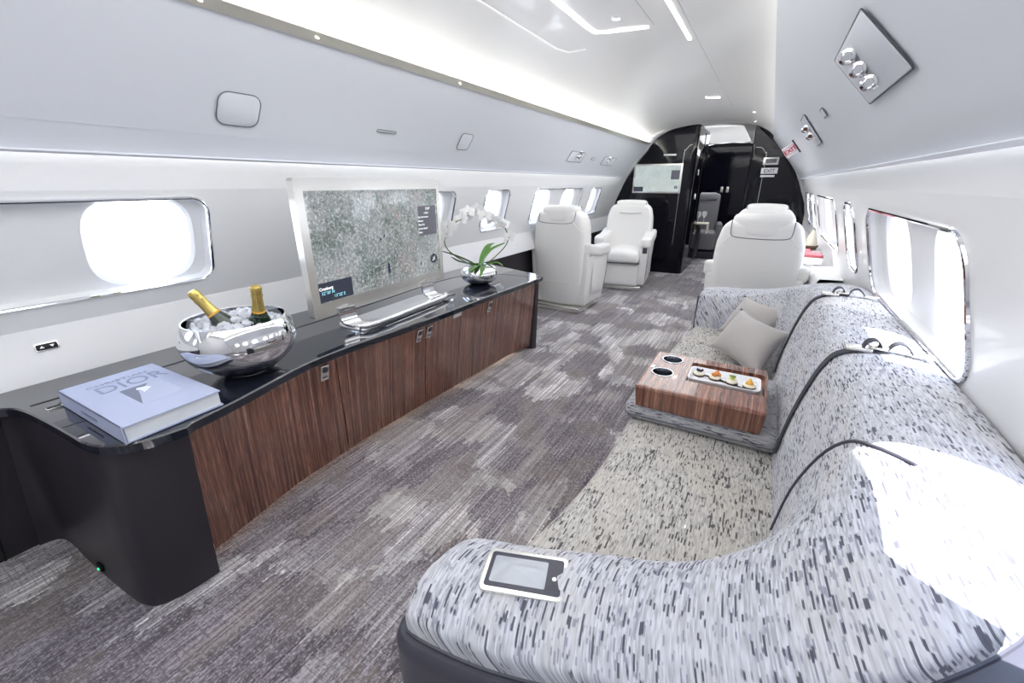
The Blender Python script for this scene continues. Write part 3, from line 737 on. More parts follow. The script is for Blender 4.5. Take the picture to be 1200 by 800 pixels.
for (a, b, c, d) in ((.30,.62,.47,.48),(.48,.50,.60,.62),(.42,.86,.52,.72),(.26,.38,.36,.16),(.40,.22,.56,.36),(.60,.60,.70,.42),(.46,.55,.50,.44),(.05,.24,.16,.19),(.44,.18,.52,.10)):
    bm = BM(); tube(bm, [fs((a*SW,b*SH,.0004)), fs((c*SW,d*SH,.0004))], .0010, 4); part('map_runway', bm, road, t, world=True, smooth=False)
# stand: flat chrome base, two J shaped legs flowing into a front bar
bm = BM(); slab(bm, [tuple(p) for p in rrect(.17,.60,.03,5,-1.515,1.46)], .0, .012, lambda p: Vector((p[0]-(p[1]-1.46)*.055,p[1],.6015+p[2])), .004); part('base_plate', bm, M['chrome'], t, world=True)
for sgn, yc in ((1,1.165),(-1,1.725)):
    base = Vector((-1.520-(yc-1.46)*.055, yc, 0)); bm = BM()
    P = catmull([(base.x,yc,.70),(base.x+.002,yc,.665),(base.x+.012,yc+.004,.635),(base.x+.045,yc+.030,.617),(base.x+.085,yc+.09,.614)],6)
    ribbon(bm, P, .075, .012, (.35,1,0) if False else (.15,.95,0)); part('stand_leg', bm, M['chrome'], t, world=True)
bm = BM(); P = catmull([(-1.435,1.16,.622),(-1.405,1.22,.622),(-1.418,1.48,.622),(-1.440,1.76,.622),(-1.475,1.80,.622)],8); tube(bm, P, .012, 10, flat=.7); part('front_bar', bm, M['chrome'], t, world=True)

# ================================================================== ICE BOWL + BOTTLES
BX, BY = -1.452, .69
t = thing('champagne_bowl', 'large round polished silver bowl filled with ice on the black counter', 'bowl', (BX,BY,.6))
prof = [(0,.000),(.055,.0),(.062,.003),(.085,.012),(.120,.035),(.150,.066),(.167,.100),(.1705,.125),(.167,.150),(.159,.172),(.150,.188),(.146,.190),(.144,.187),(.152,.170),(.160,.148),(.163,.125),(.160,.102),(.143,.070),(.112,.042),(.06,.02),(0,.018)]
prof = [(max(p.x,0),p.y) for p in catmull([(a,b,0) for a,b in prof],3)]
bm = BM(); lathe(bm, prof, 64); part('bowl_body', bm, M['chrome'], t, ang=60)
bm = BM(); rr = random.Random(3)
lathe(bm, [(0,.140),(.08,.148),(.145,.150),(.152,.14)], 24, loc=(BX,BY,.6))
for i in range(230):
    a = rr.uniform(0,2*PI); r = .132*math.sqrt(rr.random()); s = rr.uniform(.010,.021)
    z = .758+.030*(1-(r/.14)**2)+rr.uniform(-.008,.010)
    rot = Matrix.Rotation(rr.uniform(0,PI),3,Vector((rr.uniform(-1,1),rr.uniform(-1,1),rr.uniform(-1,1))).normalized())
    rbox(bm, (s*1.4,s*1.1,s), s*.25, 1, loc=(BX+r*math.cos(a),BY+r*math.sin(a),z), rot=rot, k=1)
single('ice_cubes', bm, M['ice'], 'heap of clear ice filling the silver bowl around the bottles', 'ice', kind='stuff', smooth=False)
def bottle(tip, entry, label):
    tip, entry = Vector(tip), Vector(entry); d = (tip-entry).normalized(); o = tip - d*.30
    t = thing('champagne_bottle', label, 'bottle', o, 0, 'champagne bottles in the ice bowl')
    rot = d.to_track_quat('Z','X').to_matrix()
    bm = BM(); lathe(bm, [(0,.0),(.038,.0),(.042,.006),(.042,.13),(.040,.15),(.032,.178),(.022,.205),(.0165,.225),(.0145,.25),(.0145,.262)], 24, rot=rot); part('bottle_glass', bm, M['bottle'], t)
    bm = BM(); lathe(bm, [(.0205,.209),(.0185,.222),(.0165,.240),(.0155,.258),(.0168,.266),(.0172,.270),(.0155,.275),(.0165,.280),(.0165,.292),(.014,.299),(.008,.3015),(0,.302)], 24, rot=rot); o = part('gold_foil', bm, M['gold'], t)
    bm = BM(); lathe(bm, [(.0208,.206),(.0206,.213),(.0195,.2155)], 24, rot=rot); part('neck_label', bm, mat('orange_neck_label',(.70,.36,.04),.4), t)
    return t
bottle((-1.478,.597,.892), (-1.432,.640,.79), 'champagne bottle with gold foil neck leaning out of the ice bowl on the left')
bottle((-1.332,.712,.902), (-1.368,.722,.79), 'champagne bottle with gold foil neck standing at the right side of the ice bowl')

# ================================================================== BOOK (large cover) on the counter
t = thing('book', 'large pale blue book with a photograph on its cover, lying on the black counter', 'book', (-1.48,.41,.601))
# corners in world at z=.65 : front-right (-1.255,.29) etc.  book local: u along x (right), v along y
bu = Vector((1,.018,0)).normalized(); bo = Vector((-1.655,.278,.602)); fb = frame_fn(bo, bu, (-.018,1,0)); BW, BH, BT = .400, .228, .046
bm = BM(); slab(bm, rrect(BW,BH,.002,2,BW/2,BH/2), 0, .0035, fb); part('back_cover', bm, M['book'], t, world=True, ang=30)
bm = BM(); slab(bm, rrect(BW-.008,BH-.010,.001,2,BW/2-.001,BH/2+.001), .0035, BT-.0035, fb); part('pages', bm, M['paper'], t, world=True, ang=30)
bm = BM(); slab(bm, rrect(BW,BH,.002,2,BW/2,BH/2), BT-.0035, BT, fb, .0008); part('front_cover', bm, M['book'], t, world=True, ang=30)
bm = BM(); box(bm, (BW/2,.0015,BT/2), (BW,.003,BT)); 
for v in bm.verts: v.co = fb(v.co)
part('spine', bm, M['book'], t, world=True, smooth=False)
def bookphoto():
    m = mat('cover_photograph', (.5,.5,.55), .5); tt = NT(m)
    c = tt.ramp(tt.noise((14,18,1), 3, .6), [(.40,(.13,.13,.20)),(.50,(.30,.33,.45)),(.60,(.55,.60,.74)),(.68,(.70,.74,.85))]); tt.l(c, tt.b.inputs['Base Color']); return m
bm = BM(); V, F = filled([rrect(.143,.100,.0005,1,.232,.133)]); add_vf(bm, V, F, lambda p: fb((p[0],p[1],BT+.0004))); cp = part('cover_photo', bm, mat('cover_photograph', (.42,.46,.60), .5), t, world=True, smooth=False)
bm = BM(); V, F = filled([[(.161,.084),(.161,.150),(.178,.140),(.205,.112),(.235,.105),(.302,.084)]]); add_vf(bm, V, F, lambda p: fb((p[0],p[1],BT+.0006))); mesh_obj_w = part('photo_dark_shape', bm, mat('cover_photo_dark', (.16,.18,.25), .5), cp, world=True, smooth=False)  # dark shape printed in the cover photograph
bm = BM(); V, F = filled([[(.176,.118),(.190,.112),(.205,.120),(.226,.118),(.215,.130),(.200,.145),(.184,.140)]]); add_vf(bm, V, F, lambda p: fb((p[0],p[1],BT+.0008))); part('photo_figure', bm, mat('cover_photo_light', (.72,.75,.84), .5), cp, world=True, smooth=False)
bm = BM(); text_bm(bm, 'DIOR', .066, lambda p: fb((.141-p[1]*1.35, .048+p[0]*1.05, BT+.0006+p[2]*.4))); text_bm(bm, 'CHRISTIAN', .027, lambda p: fb((.070-p[1]*.95, .042+p[0]*1.08, BT+.0006+p[2]*.4))); part('title', bm, M['ink'], t, world=True, smooth=False)
bm = BM(); text_bm(bm, 'CHRISTIAN DIOR', .013, lambda p: fb((.15+p[0], -.0006-p[2], .018+p[1]))); part('spine_title', bm, M['ink'], t, world=True, smooth=False)

# ================================================================== ORCHID
t = thing('potted_orchid', 'white orchid in a squat silver bowl at the far end of the counter', 'plant', (-1.515,2.20,.6))
bm = BM(); lathe(bm, [(max(p.x,0),p.y) for p in catmull([(0,0,0),(.04,0,0),(.075,.010,0),(.107,.034,0),(.119,.062,0),(.112,.092,0),(.088,.113,0),(.062,.121,0),(.057,.119,0),(.06,.108,0),(0,.10,0)],4)], 40); part('pot', bm, M['chrome'], t, ang=60)
def leaf(P, w):
    P = catmull(P, 6); n = len(P); bm = BM(); rows = []
    for i, p in enumerate(P):
        u = i/(n-1); ww = w*math.sin(PI*min(1,(u*.86+.12)))**.7
        if u > .97: ww *= .3
        tg = (P[min(i+1,n-1)]-P[max(i-1,0)]).normalized(); sd = tg.cross(Vector((0,0,1))).normalized() if abs(tg.z) < .98 else Vector((0,1,0)); up = sd.cross(tg)
        rows.append([p-sd*ww+up*ww*.35, p-sd*ww*.5+up*ww*.08, p, p+sd*ww*.5+up*ww*.08, p+sd*ww+up*ww*.35, p+up*-.003])
    grid(bm, rows, close_v=True); part('leaf', bm, M['leaf'], t)
# x to the right/+x toward the aisle; spread mostly in the Y / X picture plane
for P, w in (([(0,0,.10),(-.03,-.07,.15),(-.07,-.17,.20),(-.10,-.26,.235)], .016), ([(0,.0,.10),(0,-.08,.135),(-.02,-.18,.165),(-.03,-.24,.20)], .018),
             ([(0,0,.10),(.03,-.06,.125),(.05,-.14,.12),(.06,-.20,.105)], .017), ([(0,0,.10),(.05,-.03,.12),(.09,-.10,.105),(.11,-.15,.08)], .015),
             ([(0,.0,.10),(.02,.04,.16),(.05,.09,.21),(.10,.16,.245)], .026), ([(0,.01,.10),(.0,.06,.17),(.0,.12,.22),(.01,.17,.235)], .024), ([(0,0,.10),(.05,.03,.12),(.09,.07,.13),(.13,.08,.11)], .016)):
    leaf(P, w)
S1 = catmull([(0,0,.10),(-.06,-.10,.16),(-.10,-.19,.24),(-.09,-.205,.32),(-.05,-.15,.39),(0,-.05,.43)],8)
S2 = catmull([(.01,.02,.10),(.07,.10,.17),(.11,.17,.25),(.10,.15,.34),(.04,.07,.41),(-.02,-.01,.44),(-.05,-.06,.43)],8)
for S in (S1,S2):
    bm = BM(); tube(bm, S, .0035, 6); part('flower_stem', bm, M['stem'], t)
rr = random.Random(11)
def flower(p, sc):
    d = Vector((.75+rr.uniform(-.3,.3), -.65+rr.uniform(-.4,.3), rr.uniform(-.35,.25))).normalized(); q = d.to_track_quat('Z','Y').to_matrix()
    bm = BM()
    for k, (a, L, w) in enumerate(((90,1,.62),(210,.95,.55),(330,.95,.55),(20,1.05,.95),(160,1.05,.95))):
        a = math.radians(a); rows = []
        for i in range(6):
            u = i/5; ww = sc*w*.5*math.sin(PI*(u*.88+.1))**.8; r = sc*L*u
            c = Vector((math.cos(a)*r, math.sin(a)*r, .15*sc*math.sin(u*2.4)+(.001*k))); s = Vector((-math.sin(a), math.cos(a), 0))
            rows.append([q@(c-s*ww)+p, q@(c+Vector((0,0,.06*sc)))+p, q@(c+s*ww)+p])
        grid(bm, rows)
    fl = part('flower', bm, M['petal'], t, ang=0)
    bm = BM(); rbox(bm, (sc*.28,sc*.28,sc*.3), sc*.12, 1, loc=p+d*sc*.15, rot=q); part('flower_centre', bm, M['lip'], fl)
for S, us in ((S1,(.50,.58,.66,.74,.82,.90,.97)), (S2,(.42,.50,.57,.64,.71,.78,.85,.92,.98))):
    for u in us:
        p = S[min(int(u*len(S)), len(S)-1)] + Vector((rr.uniform(-.015,.03), rr.uniform(-.03,.03), rr.uniform(-.02,.025))); flower(p, rr.uniform(.038,.049))

# ================================================================== ARMCHAIRS
def make_chair(label):
    """front faces local -Y; origin on the floor under the backrest"""
    t = thing('armchair', label, 'armchair', (0,0,0), 0, 'white leather cabin armchairs')
    L = M['leather']
    # backrest: 0..  leaning back slightly
    def fb(p):
        z = p.z+.40; h = z/.80
        k = 1.0 - .05*max(0,(h-.62)/.38)**1.3 - .05*(1-h)
        sh = max(0,(h-.80)/.20)
        p = Vector((p.x*k*(1-.07*sh*sh), p.y, p.z - .022*sh*(abs(p.x)/.27)**2.5))
        p.y += .02*math.sin(PI*h) + .07*(h-.5) - .09*(abs(p.x)/.28)**2*(1 if p.y < 0 else .5)
        return p
    bm = BM(); rbox(bm, (.56,.15,.93), .055, 8, loc=(0,0,.520), fn=fb); part('backrest', bm, L, t)
    def fh(p):
        return Vector((p.x*(1+.10*p.z/.09), p.y-.05*(abs(p.x)/.2)**2, p.z-.012*(abs(p.x)/.2)**2))
    bm = BM(); rbox(bm, (.35,.150,.165), .045, 5, loc=(0,.042,.932), fn=fh); part('headrest', bm, L, t)
    bm = BM(); P = catmull([(-.183,.098,.965),(-.180,.118,.90),(-.165,.140,.868),(-.10,.145,.858),(0,.147,.856),(.10,.145,.858),(.165,.140,.868),(.180,.118,.90),(.183,.098,.965)],5); tube(bm, P, .0035, 6); part('headrest_piping', bm, M['crease'], t)
    # pale piping on the back, both sides
    for s in (-1,1):
        bm = BM(); P = catmull([(s*.175,.135,.875),(s*.20,.128,.84),(s*.235,.113,.80),(s*.262,.085,.785)],5); tube(bm, P, .003, 6); part('back_piping', bm, M['piping'], t)
        bm = BM(); P = catmull([(s*.262,-.085,.74),(s*.215,-.075,.70),(s*.185,-.075,.66),(s*.180,-.088,.56),(s*.180,-.10,.47)],5); tube(bm, P, .0035, 6); part('front_piping', bm, M['piping'], t)
    bm = BM(); P = catmull([(-.175,-.045,1.0),(-.17,-.053,.90),(-.14,-.058,.868),(0,-.062,.858),(.14,-.058,.868),(.17,-.053,.90),(.175,-.045,1.0)],5); tube(bm, P, .003, 6); part('headrest_piping', bm, M['crease'], t)
    # seat
    def fs(p):
        return Vector((p.x, p.y, p.z + (.018*math.cos(p.x/.42*PI)*(1 if p.z > 0 else 0)) - (.02*max(0,(-p.y-.15)/.12)**2 if p.z > 0 else 0)))
    bm = BM(); rbox(bm, (.43,.52,.14), .045, 6, loc=(0,-.29,.40), fn=fs); part('seat', bm, L, t)
    bm = BM(); rbox(bm, (.42,.50,.27), .03, 4, loc=(0,-.265,.195)); part('seat_base', bm, L, t)
    bm = BM(); rbox(bm, (.50,.55,.055), .012, 3, loc=(0,-.20,.0285)); part('floor_plinth', bm, M['brushed'], t)
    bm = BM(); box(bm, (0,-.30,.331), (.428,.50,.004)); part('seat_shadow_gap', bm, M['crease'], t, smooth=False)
    # arms: side panel with curved front-lower edge, pad on top, control
    for s in (-1,1):
        def fa(p, s=s):
            zz = (p.z+.26)/.52
            y = p.y
            if y < 0: y *= 1 - .22*(1-zz)**2
            else: y *= 1 - .10*(1-zz)
            return Vector((p.x - s*.025*(1-zz), y, p.z))
        bm = BM(); rbox(bm, (.095,.56,.53), .026, 6, loc=(s*.262,-.235,.335), fn=fa); o = part('armrest', bm, L, t)
        def fp(p, s=s):
            return Vector((p.x, p.y, p.z - .015*max(0,(-p.y-.2)/.1)**2 + .05*(p.y > 0)*(p.y/.28)))
        bm = BM(); rbox(bm, (.122,.575,.110), .030, 5, loc=(s*.264,-.245,.577), fn=fp); part('arm_pad', bm, L, o)
        bm = BM(); P = catmull([(s*.308,.02,.56),(s*.306,-.25,.572),(s*.306,-.46,.565),(s*.303,-.50,.45),(s*.296,-.485,.28),(s*.285,-.44,.12)],5); tube(bm, P, .0025, 6); part('arm_piping', bm, M['crease'], o)
        bm = BM(); rbox(bm, (.006,.30,.32), .0028, 3, loc=(s*.303,-.24,.34)); part('side_panel', bm, L, o)
    bm = BM(); rbox(bm, (.05,.012,.075), .005, 2, loc=(.262,-.512,.49)); part('seat_control', bm, M['slate'], t, label='small dark seat control panel')
    bm = BM(); P = [(-.262,.055,.30),(-.15,.068,.30),(0,.072,.30),(.15,.068,.30),(.262,.055,.30)]; tube(bm, catmull(P,4), .0018, 5); part('back_seam', bm, M['piping'], t)
    return t
c0 = make_chair('white leather armchair seen from behind, just beyond the far end of the sideboard')
c0.location = (-1.665,3.82,0); c0.rotation_euler = (0,0,PI-.03)
dup(c0, (-1.44,5.42,0), .12, 'white leather armchair facing the viewer in front of the small wall monitor')
dup(c0, (-.005,3.42,0), PI-.02, 'white leather armchair seen from behind, directly beyond the far arm of the sofa')
dup(c0, (0.0,5.05,0), 0, 'white leather armchair facing the viewer, mostly hidden behind the armchair near the sofa')

# right hand side ledge and table with items
bm = BM(); grid(bm, [[(.50,y,0),(.33,y,.02),(.335,y,.655),(.345,y,.668),(.46,y,.672)] for y in (3.05,4,5,YP-.02)]); cap_v = None; struct('trim_11', bm, M['wall'])
t = thing('side_table', 'white fold out table between the two right hand armchairs beside the wall', 'table', (.12,4.25,.0))
bm = BM(); slab(bm, rrect(.46,.50,.03,4,.11,4.25), .655, .680, bev=.004); part('tabletop', bm, M['leather'], t, world=True)
bm = BM(); box(bm, (.28,4.25,.33), (.09,.30,.65)); part('support', bm, M['leather'], t, world=True, smooth=False)
t = thing('gift_box', 'red and white box lying on the side ledge beside the right hand armchair', 'box', (.33,3.62,.68))
bm = BM(); rbox(bm, (.11,.16,.045), .003, 1, loc=(0,0,.0235)); part('box_body', bm, M['whitetxt'], t)
bm = BM(); rbox(bm, (.116,.166,.020), .003, 1, loc=(0,0,.054)); part('box_lid', bm, M['red'], t)
t = thing('gift_box', 'flatter dark red card box on the white table nearest the armchair back', 'box', (.30,4.10,.68))
bm = BM(); rbox(bm, (.12,.16,.025), .003, 1, loc=(0,0,.014)); part('box_body', bm, M['red'], t)
t = thing('napkin_basket', 'cream folded napkin cone standing in a small brown basket by the right wall', 'basket', (.345,4.12,.672))
t.location = (.375,4.45,.672)
bm = BM(); lathe(bm, [(0,0),(.045,0),(.06,.03),(.055,.035),(0,.03)], 20); part('basket', bm, M['brown'], t)
bm = BM(); lathe(bm, [(.05,.03),(.045,.06),(.03,.11),(.012,.155),(0,.165)], 12); part('napkin', bm, M['napkin'], t)

# forward room furniture
t = thing('armchair', 'grey leather armchair seen through the doorway in the forward room', 'armchair', (-.93,8.35,0), .12)
bm = BM(); rbox(bm, (.42,.14,.62), .05, 5, loc=(0,0,.73)); part('backrest', bm, M['grey'], t)
bm = BM(); rbox(bm, (.32,.16,.13), .04, 4, loc=(0,-.02,.99)); part('headrest', bm, M['grey'], t)
bm = BM(); rbox(bm, (.44,.5,.30), .05, 4, loc=(0,-.28,.30)); part('seat', bm, M['grey'], t)
for s in (-1,1):
    bm = BM(); rbox(bm, (.09,.5,.45), .04, 4, loc=(s*.25,-.22,.36)); part('armrest', bm, M['grey'], t)
bm = BM(); rbox(bm, (.5,.55,.12), .02, 3, loc=(0,-.2,.06)); part('base', bm, M['slate'], t)
t = thing('side_console', 'dark rounded console with white cloth in front of the grey armchair beyond the doorway', 'console', (-.98,7.62,0))
bm = BM(); rbox(bm, (.20,.34,.56), .09, 5, loc=(0,0,.28+.03)); part('console_body', bm, M['dark'], t)
bm = BM(); rbox(bm, (.24,.30,.02), .008, 3, loc=(.08,.0,.60)); rbox(bm, (.012,.26,.16), .005, 2, loc=(.20,0,.53)); part('white_cloth', bm, M['napkin'], t)
def wineglass(x, y, label):
    t = thing('wine_glass', label, 'glass', (x,y,.61), 0, 'wine glasses beyond the doorway')
    bm = BM(); lathe(bm, [(.032,0),(.03,.003),(.004,.006),(.004,.07),(.02,.085),(.034,.11),(.036,.14),(.030,.17)], 20); part('glass_body', bm, M['porcelain'], t)
wineglass(-.93,7.57,'nearer stemmed wine glass on the console beyond the doorway')
wineglass(-.86,7.70,'farther stemmed wine glass on the console beyond the doorway')

# ================================================================== SOFA
t = thing('sofa', 'long built in sofa in light grey flecked tweed under the right hand windows', 'sofa', (.1,1.6,0)); SF = t
# stations: (A inner-bottom, C ridge, D outer)
ST = [ # near arm aisle end -> corner -> back -> far corner -> far arm end
 ((-.385,.465,.41),(-.388,.430,.578),(-.388,.335,.575)),
 ((-.375,.530,.41),(-.368,.485,.584),(-.365,.318,.577)),
 ((-.26,.58,.41),(-.26,.512,.594),(-.25,.328,.582)),
 ((-.14,.61,.41),(-.145,.545,.610),(-.145,.350,.594)),
 ((-.04,.645,.41),(-.03,.562,.638),(-.05,.368,.615)),
 ((.04,.70,.41),(.052,.580,.682),(.04,.385,.652)),
 ((.10,.79,.41),(.118,.612,.730),(.13,.408,.700)),
 ((.135,.90,.41),(.165,.680,.762),(.22,.450,.755)),
 ((.145,.98,.41),(.200,.790,.780),(.335,.570,.782)),
 ((.146,1.04,.41),(.217,.900,.786),(.400,.740,.790)),
 ((.147,1.12,.41),(.225,1.02,.788),(.425,.93,.793)),
 ((.147,1.3,.41),(.225,1.3,.788),(.427,1.3,.795)),
 ((.147,1.6,.41),(.225,1.6,.788),(.427,1.6,.795)),
 ((.147,1.9,.41),(.225,1.9,.788),(.427,1.9,.795)),
 ((.146,2.10,.41),(.222,2.08,.785),(.425,2.18,.790)),
 ((.135,2.25,.41),(.205,2.24,.765),(.415,2.42,.765)),
 ((.10,2.37,.41),(.165,2.38,.725),(.36,2.66,.715)),
 ((.04,2.45,.41),(.10,2.50,.675),(.25,2.80,.660)),
 ((-.04,2.50,.41),(.02,2.57,.635),(.12,2.86,.622)),
 ((-.13,2.54,.41),(-.09,2.60,.610),(-.02,2.885,.603)),
 ((-.225,2.57,.41),(-.20,2.62,.600),(-.14,2.885,.600)),
 ((-.255,2.60,.41),(-.252,2.645,.597),(-.20,2.865,.597)),
]
def profile(A, C, D):
    A, C, D = map(Vector, (A, C, D)); d = C-A; h = Vector((d.x,d.y,0)); n = (D-C); n.z = 0; nl = n.normalized()
    dz = d.z
    pts = [A, A+h*.18+Vector((0,0,dz*.40)), A+h*.50+Vector((0,0,dz*.74)), A+h*.80+Vector((0,0,dz*.93)), C+nl*.012+Vector((0,0,.004))]
    e = D-C
    pts += [C+e*.35+Vector((0,0,.016)), C+e*.7+Vector((0,0,.012)), D-nl*.012, D+Vector((0,0,-.012)), D+Vector((0,0,-.045))]
    return pts
PR = [profile(*s) for s in ST]
cols = list(zip(*PR))                       # profile index -> stations
NS = 5
cols = [catmull(c, NS) for c in cols]
rows = []
for i in range(len(cols[0])):
    rows.append(catmull([c[i] for c in cols], 3))
i1, i2 = 8*NS+2, 14*NS                        # seams between corner pieces and straight back
def piece(name, a, b, endcap=None):
    bm = BM(); R = grid(bm, rows[a:b+1])
    if endcap is not None: cap(bm, R[endcap])
    return part(name, bm, M['fabric'], SF, world=True, ang=0)
piece('armrest', 0, i1, 0); piece('backrest', i1, i2); piece('armrest', i2, len(rows)-1, -1)
for i in (i1,):
    P = [p+Vector((-.001,0,.001)) for p in rows[i][:16]]
    bm = BM(); tube(bm, P, .0035, 6); part('welt_piping', bm, M['slate'], SF, world=True)
# welt along the outer lower edge of near cushion
bm = BM(); tube(bm, [r[-1]+Vector((0,0,.004)) for r in rows[0:i1]], .004, 6); part('welt_piping', bm, M['slate'], SF, world=True)
# shell below the near arm
sh = []
for k in range(0, i1+1):
    r = rows[k]; e = r[-1]; inn = r[14]; n = (e-inn); n.z = 0; n.normalize()
    amt = .018 + .03*max(0,min(1,(k-6*NS)/(2*NS)))
    if k < NS: n = Vector((-1,-.25 if k else .0,0)).normalized() if k == 0 else (Vector((-1,0,0)).lerp(n, k/NS)).normalized()
    sh.append((e, n, amt))
bm = BM(); rws = []
a0 = rows[0]
inner_end = [Vector((-.388,.47,.50)), Vector((-.40,.45,.52))]
for e, n, a in sh:
    e = Vector((e.x, e.y, e.z-.0))
    rws.append([e-n*.03+Vector((0,0,.004)), e+n*a*.6+Vector((0,0,.002)), e+n*a+Vector((0,0,-.008)), e+n*a+Vector((0,0,-.03)), Vector(((e+n*a).x, (e+n*a).y, .25)), Vector(((e+n*a*.6).x,(e+n*a*.6).y,0))])
first = rws[0]
extra = []
for q in first:
    extra.append(Vector((min(q.x,-.405) if q is not first[0] else -.38, .47, q.z)))
rws = [extra]+rws
grid(bm, rws); part('base_shell', bm, M['slate'], SF, world=True)
# aisle-side end of near arm below cushion
bm = BM(); grid(bm, [[(-.404,.34,.52),(-.404,.34,0)],[(-.404,.47,.52),(-.404,.47,0)],[(-.38,.56,.42),(-.38,.56,0)]]); part('end_shell', bm, M['slate'], SF, world=True)
bm = BM(); box(bm, (-.255,2.74,.29), (.016,.22,.58)); part('end_shell', bm, M['slate'], SF, world=True, smooth=False)
bm = BM(); rbox(bm, (.11,.035,.004), .0018, 2, loc=(-.155,2.76,.612)); part('control_panel', bm, M['brushed'], SF, world=True)
# rear of far arm / under back filler
bm = BM(); grid(bm, [[r[-1], Vector((r[-1].x, r[-1].y, 0))] for r in rows[i2:]]); part('base_shell', bm, M['slate'], SF, world=True)
# seat cushion
SE = smooth_tab([(.50,-.385),(.60,-.375),(.72,-.348),(.9,-.318),(1.1,-.302),(1.33,-.302),(1.6,-.312),(1.9,-.315),(2.2,-.300),(2.45,-.272),(2.62,-.255)],4)
bm = BM(); rws = []
ys = [.52+(2.60-.52)*i/50 for i in range(51)]
for y in ys:
    x = interp(SE, y)
    rws.append([Vector(p) for p in ((x+.03,y,.0),(x+.02,y,.20),(x+.004,y,.30),(x,y,.36),(x+.004,y,.395),(x+.018,y,.413),(x+.045,y,.421),(x+.15,y,.424),(.0,y,.422),(.10,y,.418),(.165,y,.412))])
rws = [catmull(r, 2) for r in rws]
grid(bm, rws); part('seat', bm, M['fabseat'], SF, world=True, ang=0)
# belts (lie on the sofa)
def belt(Y, label, flip=1):
    t = thing('seat_belt', label, 'seat belt', (.2,Y,.42), 0, 'lap belts laid over the sofa back')
    k = min(range(len(rows)), key=lambda q: abs(rows[q][12].y-Y)); R0 = rows[k]
    P = []
    for q in range(1, 22):
        a = Vector(R0[q]); tg = (Vector(R0[q+1])-Vector(R0[q-1])).normalized(); n = Vector((-tg.z,0,tg.x)).normalized()
        a = a+n*.004; P.append(Vector((a.x, Y, a.z)))
    P = [P[0]+Vector((-.006,0,-.004))]+P
    hz = lambda x: interp([(p.x,p.z) for p in P], x)
    P = [p for p in P if p.x < .33]
    bm = BM(); ribbon(bm, P, .030, .003, (0,1,0)); part('webbing', bm, M['belt'], t, world=True)
    L = lambda x, h: (x, Y, hz(x)+h)
    bm = BM(); rbox(bm, (.055,.036,.010), .004, 2, loc=L(.262,.006)); rbox(bm, (.035,.030,.008), .003, 2, loc=L(.300,.008)); part('buckle', bm, M['brushed'], t, world=True)
    bm = BM(); lp = catmull([L(.270,.006),L(.275,.022),L(.288,.028),L(.300,.020),L(.306,.004)],5); ribbon(bm, lp, .026, .003, (0,1,0)); part('webbing_loop', bm, M['belt'], t, world=True)
    bm = BM(); lp = catmull([L(.318,.004),L(.328,.020),L(.342,.025),L(.356,.016),L(.366,.003)],5); ribbon(bm, lp, .026, .003, (.1,1,0)); part('webbing_loop', bm, M['belt'], t, world=True)
    bm = BM(); rbox(bm, (.045,.030,.005), .002, 2, loc=L(.385,.001)); part('belt_tongue', bm, M['brushed'], t, world=True)
    bm = BM(); rbox(bm, (.02,.012,.012), .005, 2, loc=L(.314,.005)); part('strap_keeper', bm, M['chrome'], t, world=True)
belt(1.30, 'charcoal seat belt laid over the sofa back nearest the viewer, beside the wooden tray box')
belt(1.95, 'charcoal seat belt laid over the sofa back behind the two cushions')

# control panel in near arm
f0 = Vector((-.245,.447,.598)); px = Vector((.131,.0475,.012)).normalized(); py = Vector((-.3,1,0)).normalized()
# plane follows the arm: corners about (-.306,.47) (-.185,.505) (-.162,.44) (-.295,.40)
px = Vector((.134,.040,.008)).normalized(); py = Vector((-.18,1,.02)); py = (py-px*py.dot(px)).normalized()
t = thing('arm_control_panel', 'silver framed touch control panel set in the top of the near sofa arm', 'control panel', (-.236,.449,.606))
f = frame_fn((-.236,.449,.606), px, py)
bm = BM(); slab(bm, rrect(.138,.082,.012,5), -.01, .004, f, .002); part('bezel', bm, M['brushed'], t, world=True)
bm = BM(); slab(bm, rrect(.122,.066,.005,4), .0, .0048, f, .0004); part('glass_face', bm, M['slate'], t, world=True)
bm = BM(); slab(bm, rrect(.090,.050,.003,4,-.009,0), .0, .0054, f, .0003); part('display', bm, M['lcd'], t, world=True, label='pale grey display')
bm = BM(); slab(bm, oval(.0075,.0075,16,2,.049,-.004), .0, .0056, f, .0002); part('button', bm, M['whitetxt'], t, world=True)

# ================================================================== WOOD TRAY BOX on the seat
t = thing('armrest_base', 'flat tweed cushion block lying across the sofa seat under the wooden tray box', 'cushion', (-.08,1.56,.424))
def fcush(p): return p + Vector((0,0,.006*math.cos(p.x*5)*math.cos(p.y*6) if p.z > 0 else 0))
bm = BM(); rbox(bm, (.470,.47,.066), .028, 6, loc=(-.078,1.562,.455), fn=fcush); part('cushion', bm, M['fabblock'], t, world=True)
bm = BM(); tube(bm, [(x-.078, y+1.562, .446) for x, y in rrect(.471,.471,.026,5)], .003, 6, closed=True); part('piping', bm, M['crease'], t, world=True)
t = thing('tray_box', 'striped wood tray box with two cup holders on the sofa seat', 'tray', (-.085,1.53,.487))
TX0, TX1, TY0, TY1, TZ = -.283, .108, 1.315, 1.672, .566
outl = rrect(TX1-TX0, TY1-TY0, .012, 4, (TX0+TX1)/2, (TY0+TY1)/2)
cups = [(-.212,1.600),(-.222,1.462)]; CR = .036
rec = rrect(.240,.180,.010,4,-.020,1.522)
V, F = filled([offs(outl,-.010,0) and [(x,y) for x,y,_ in offs(outl,-.010,0)], rec]+[oval(CR*2,CR*2,28,2,cx,cy) for cx,cy in cups])
bm = BM(); add_vf(bm, V, F, lambda p: Vector((p[0],p[1],TZ)))
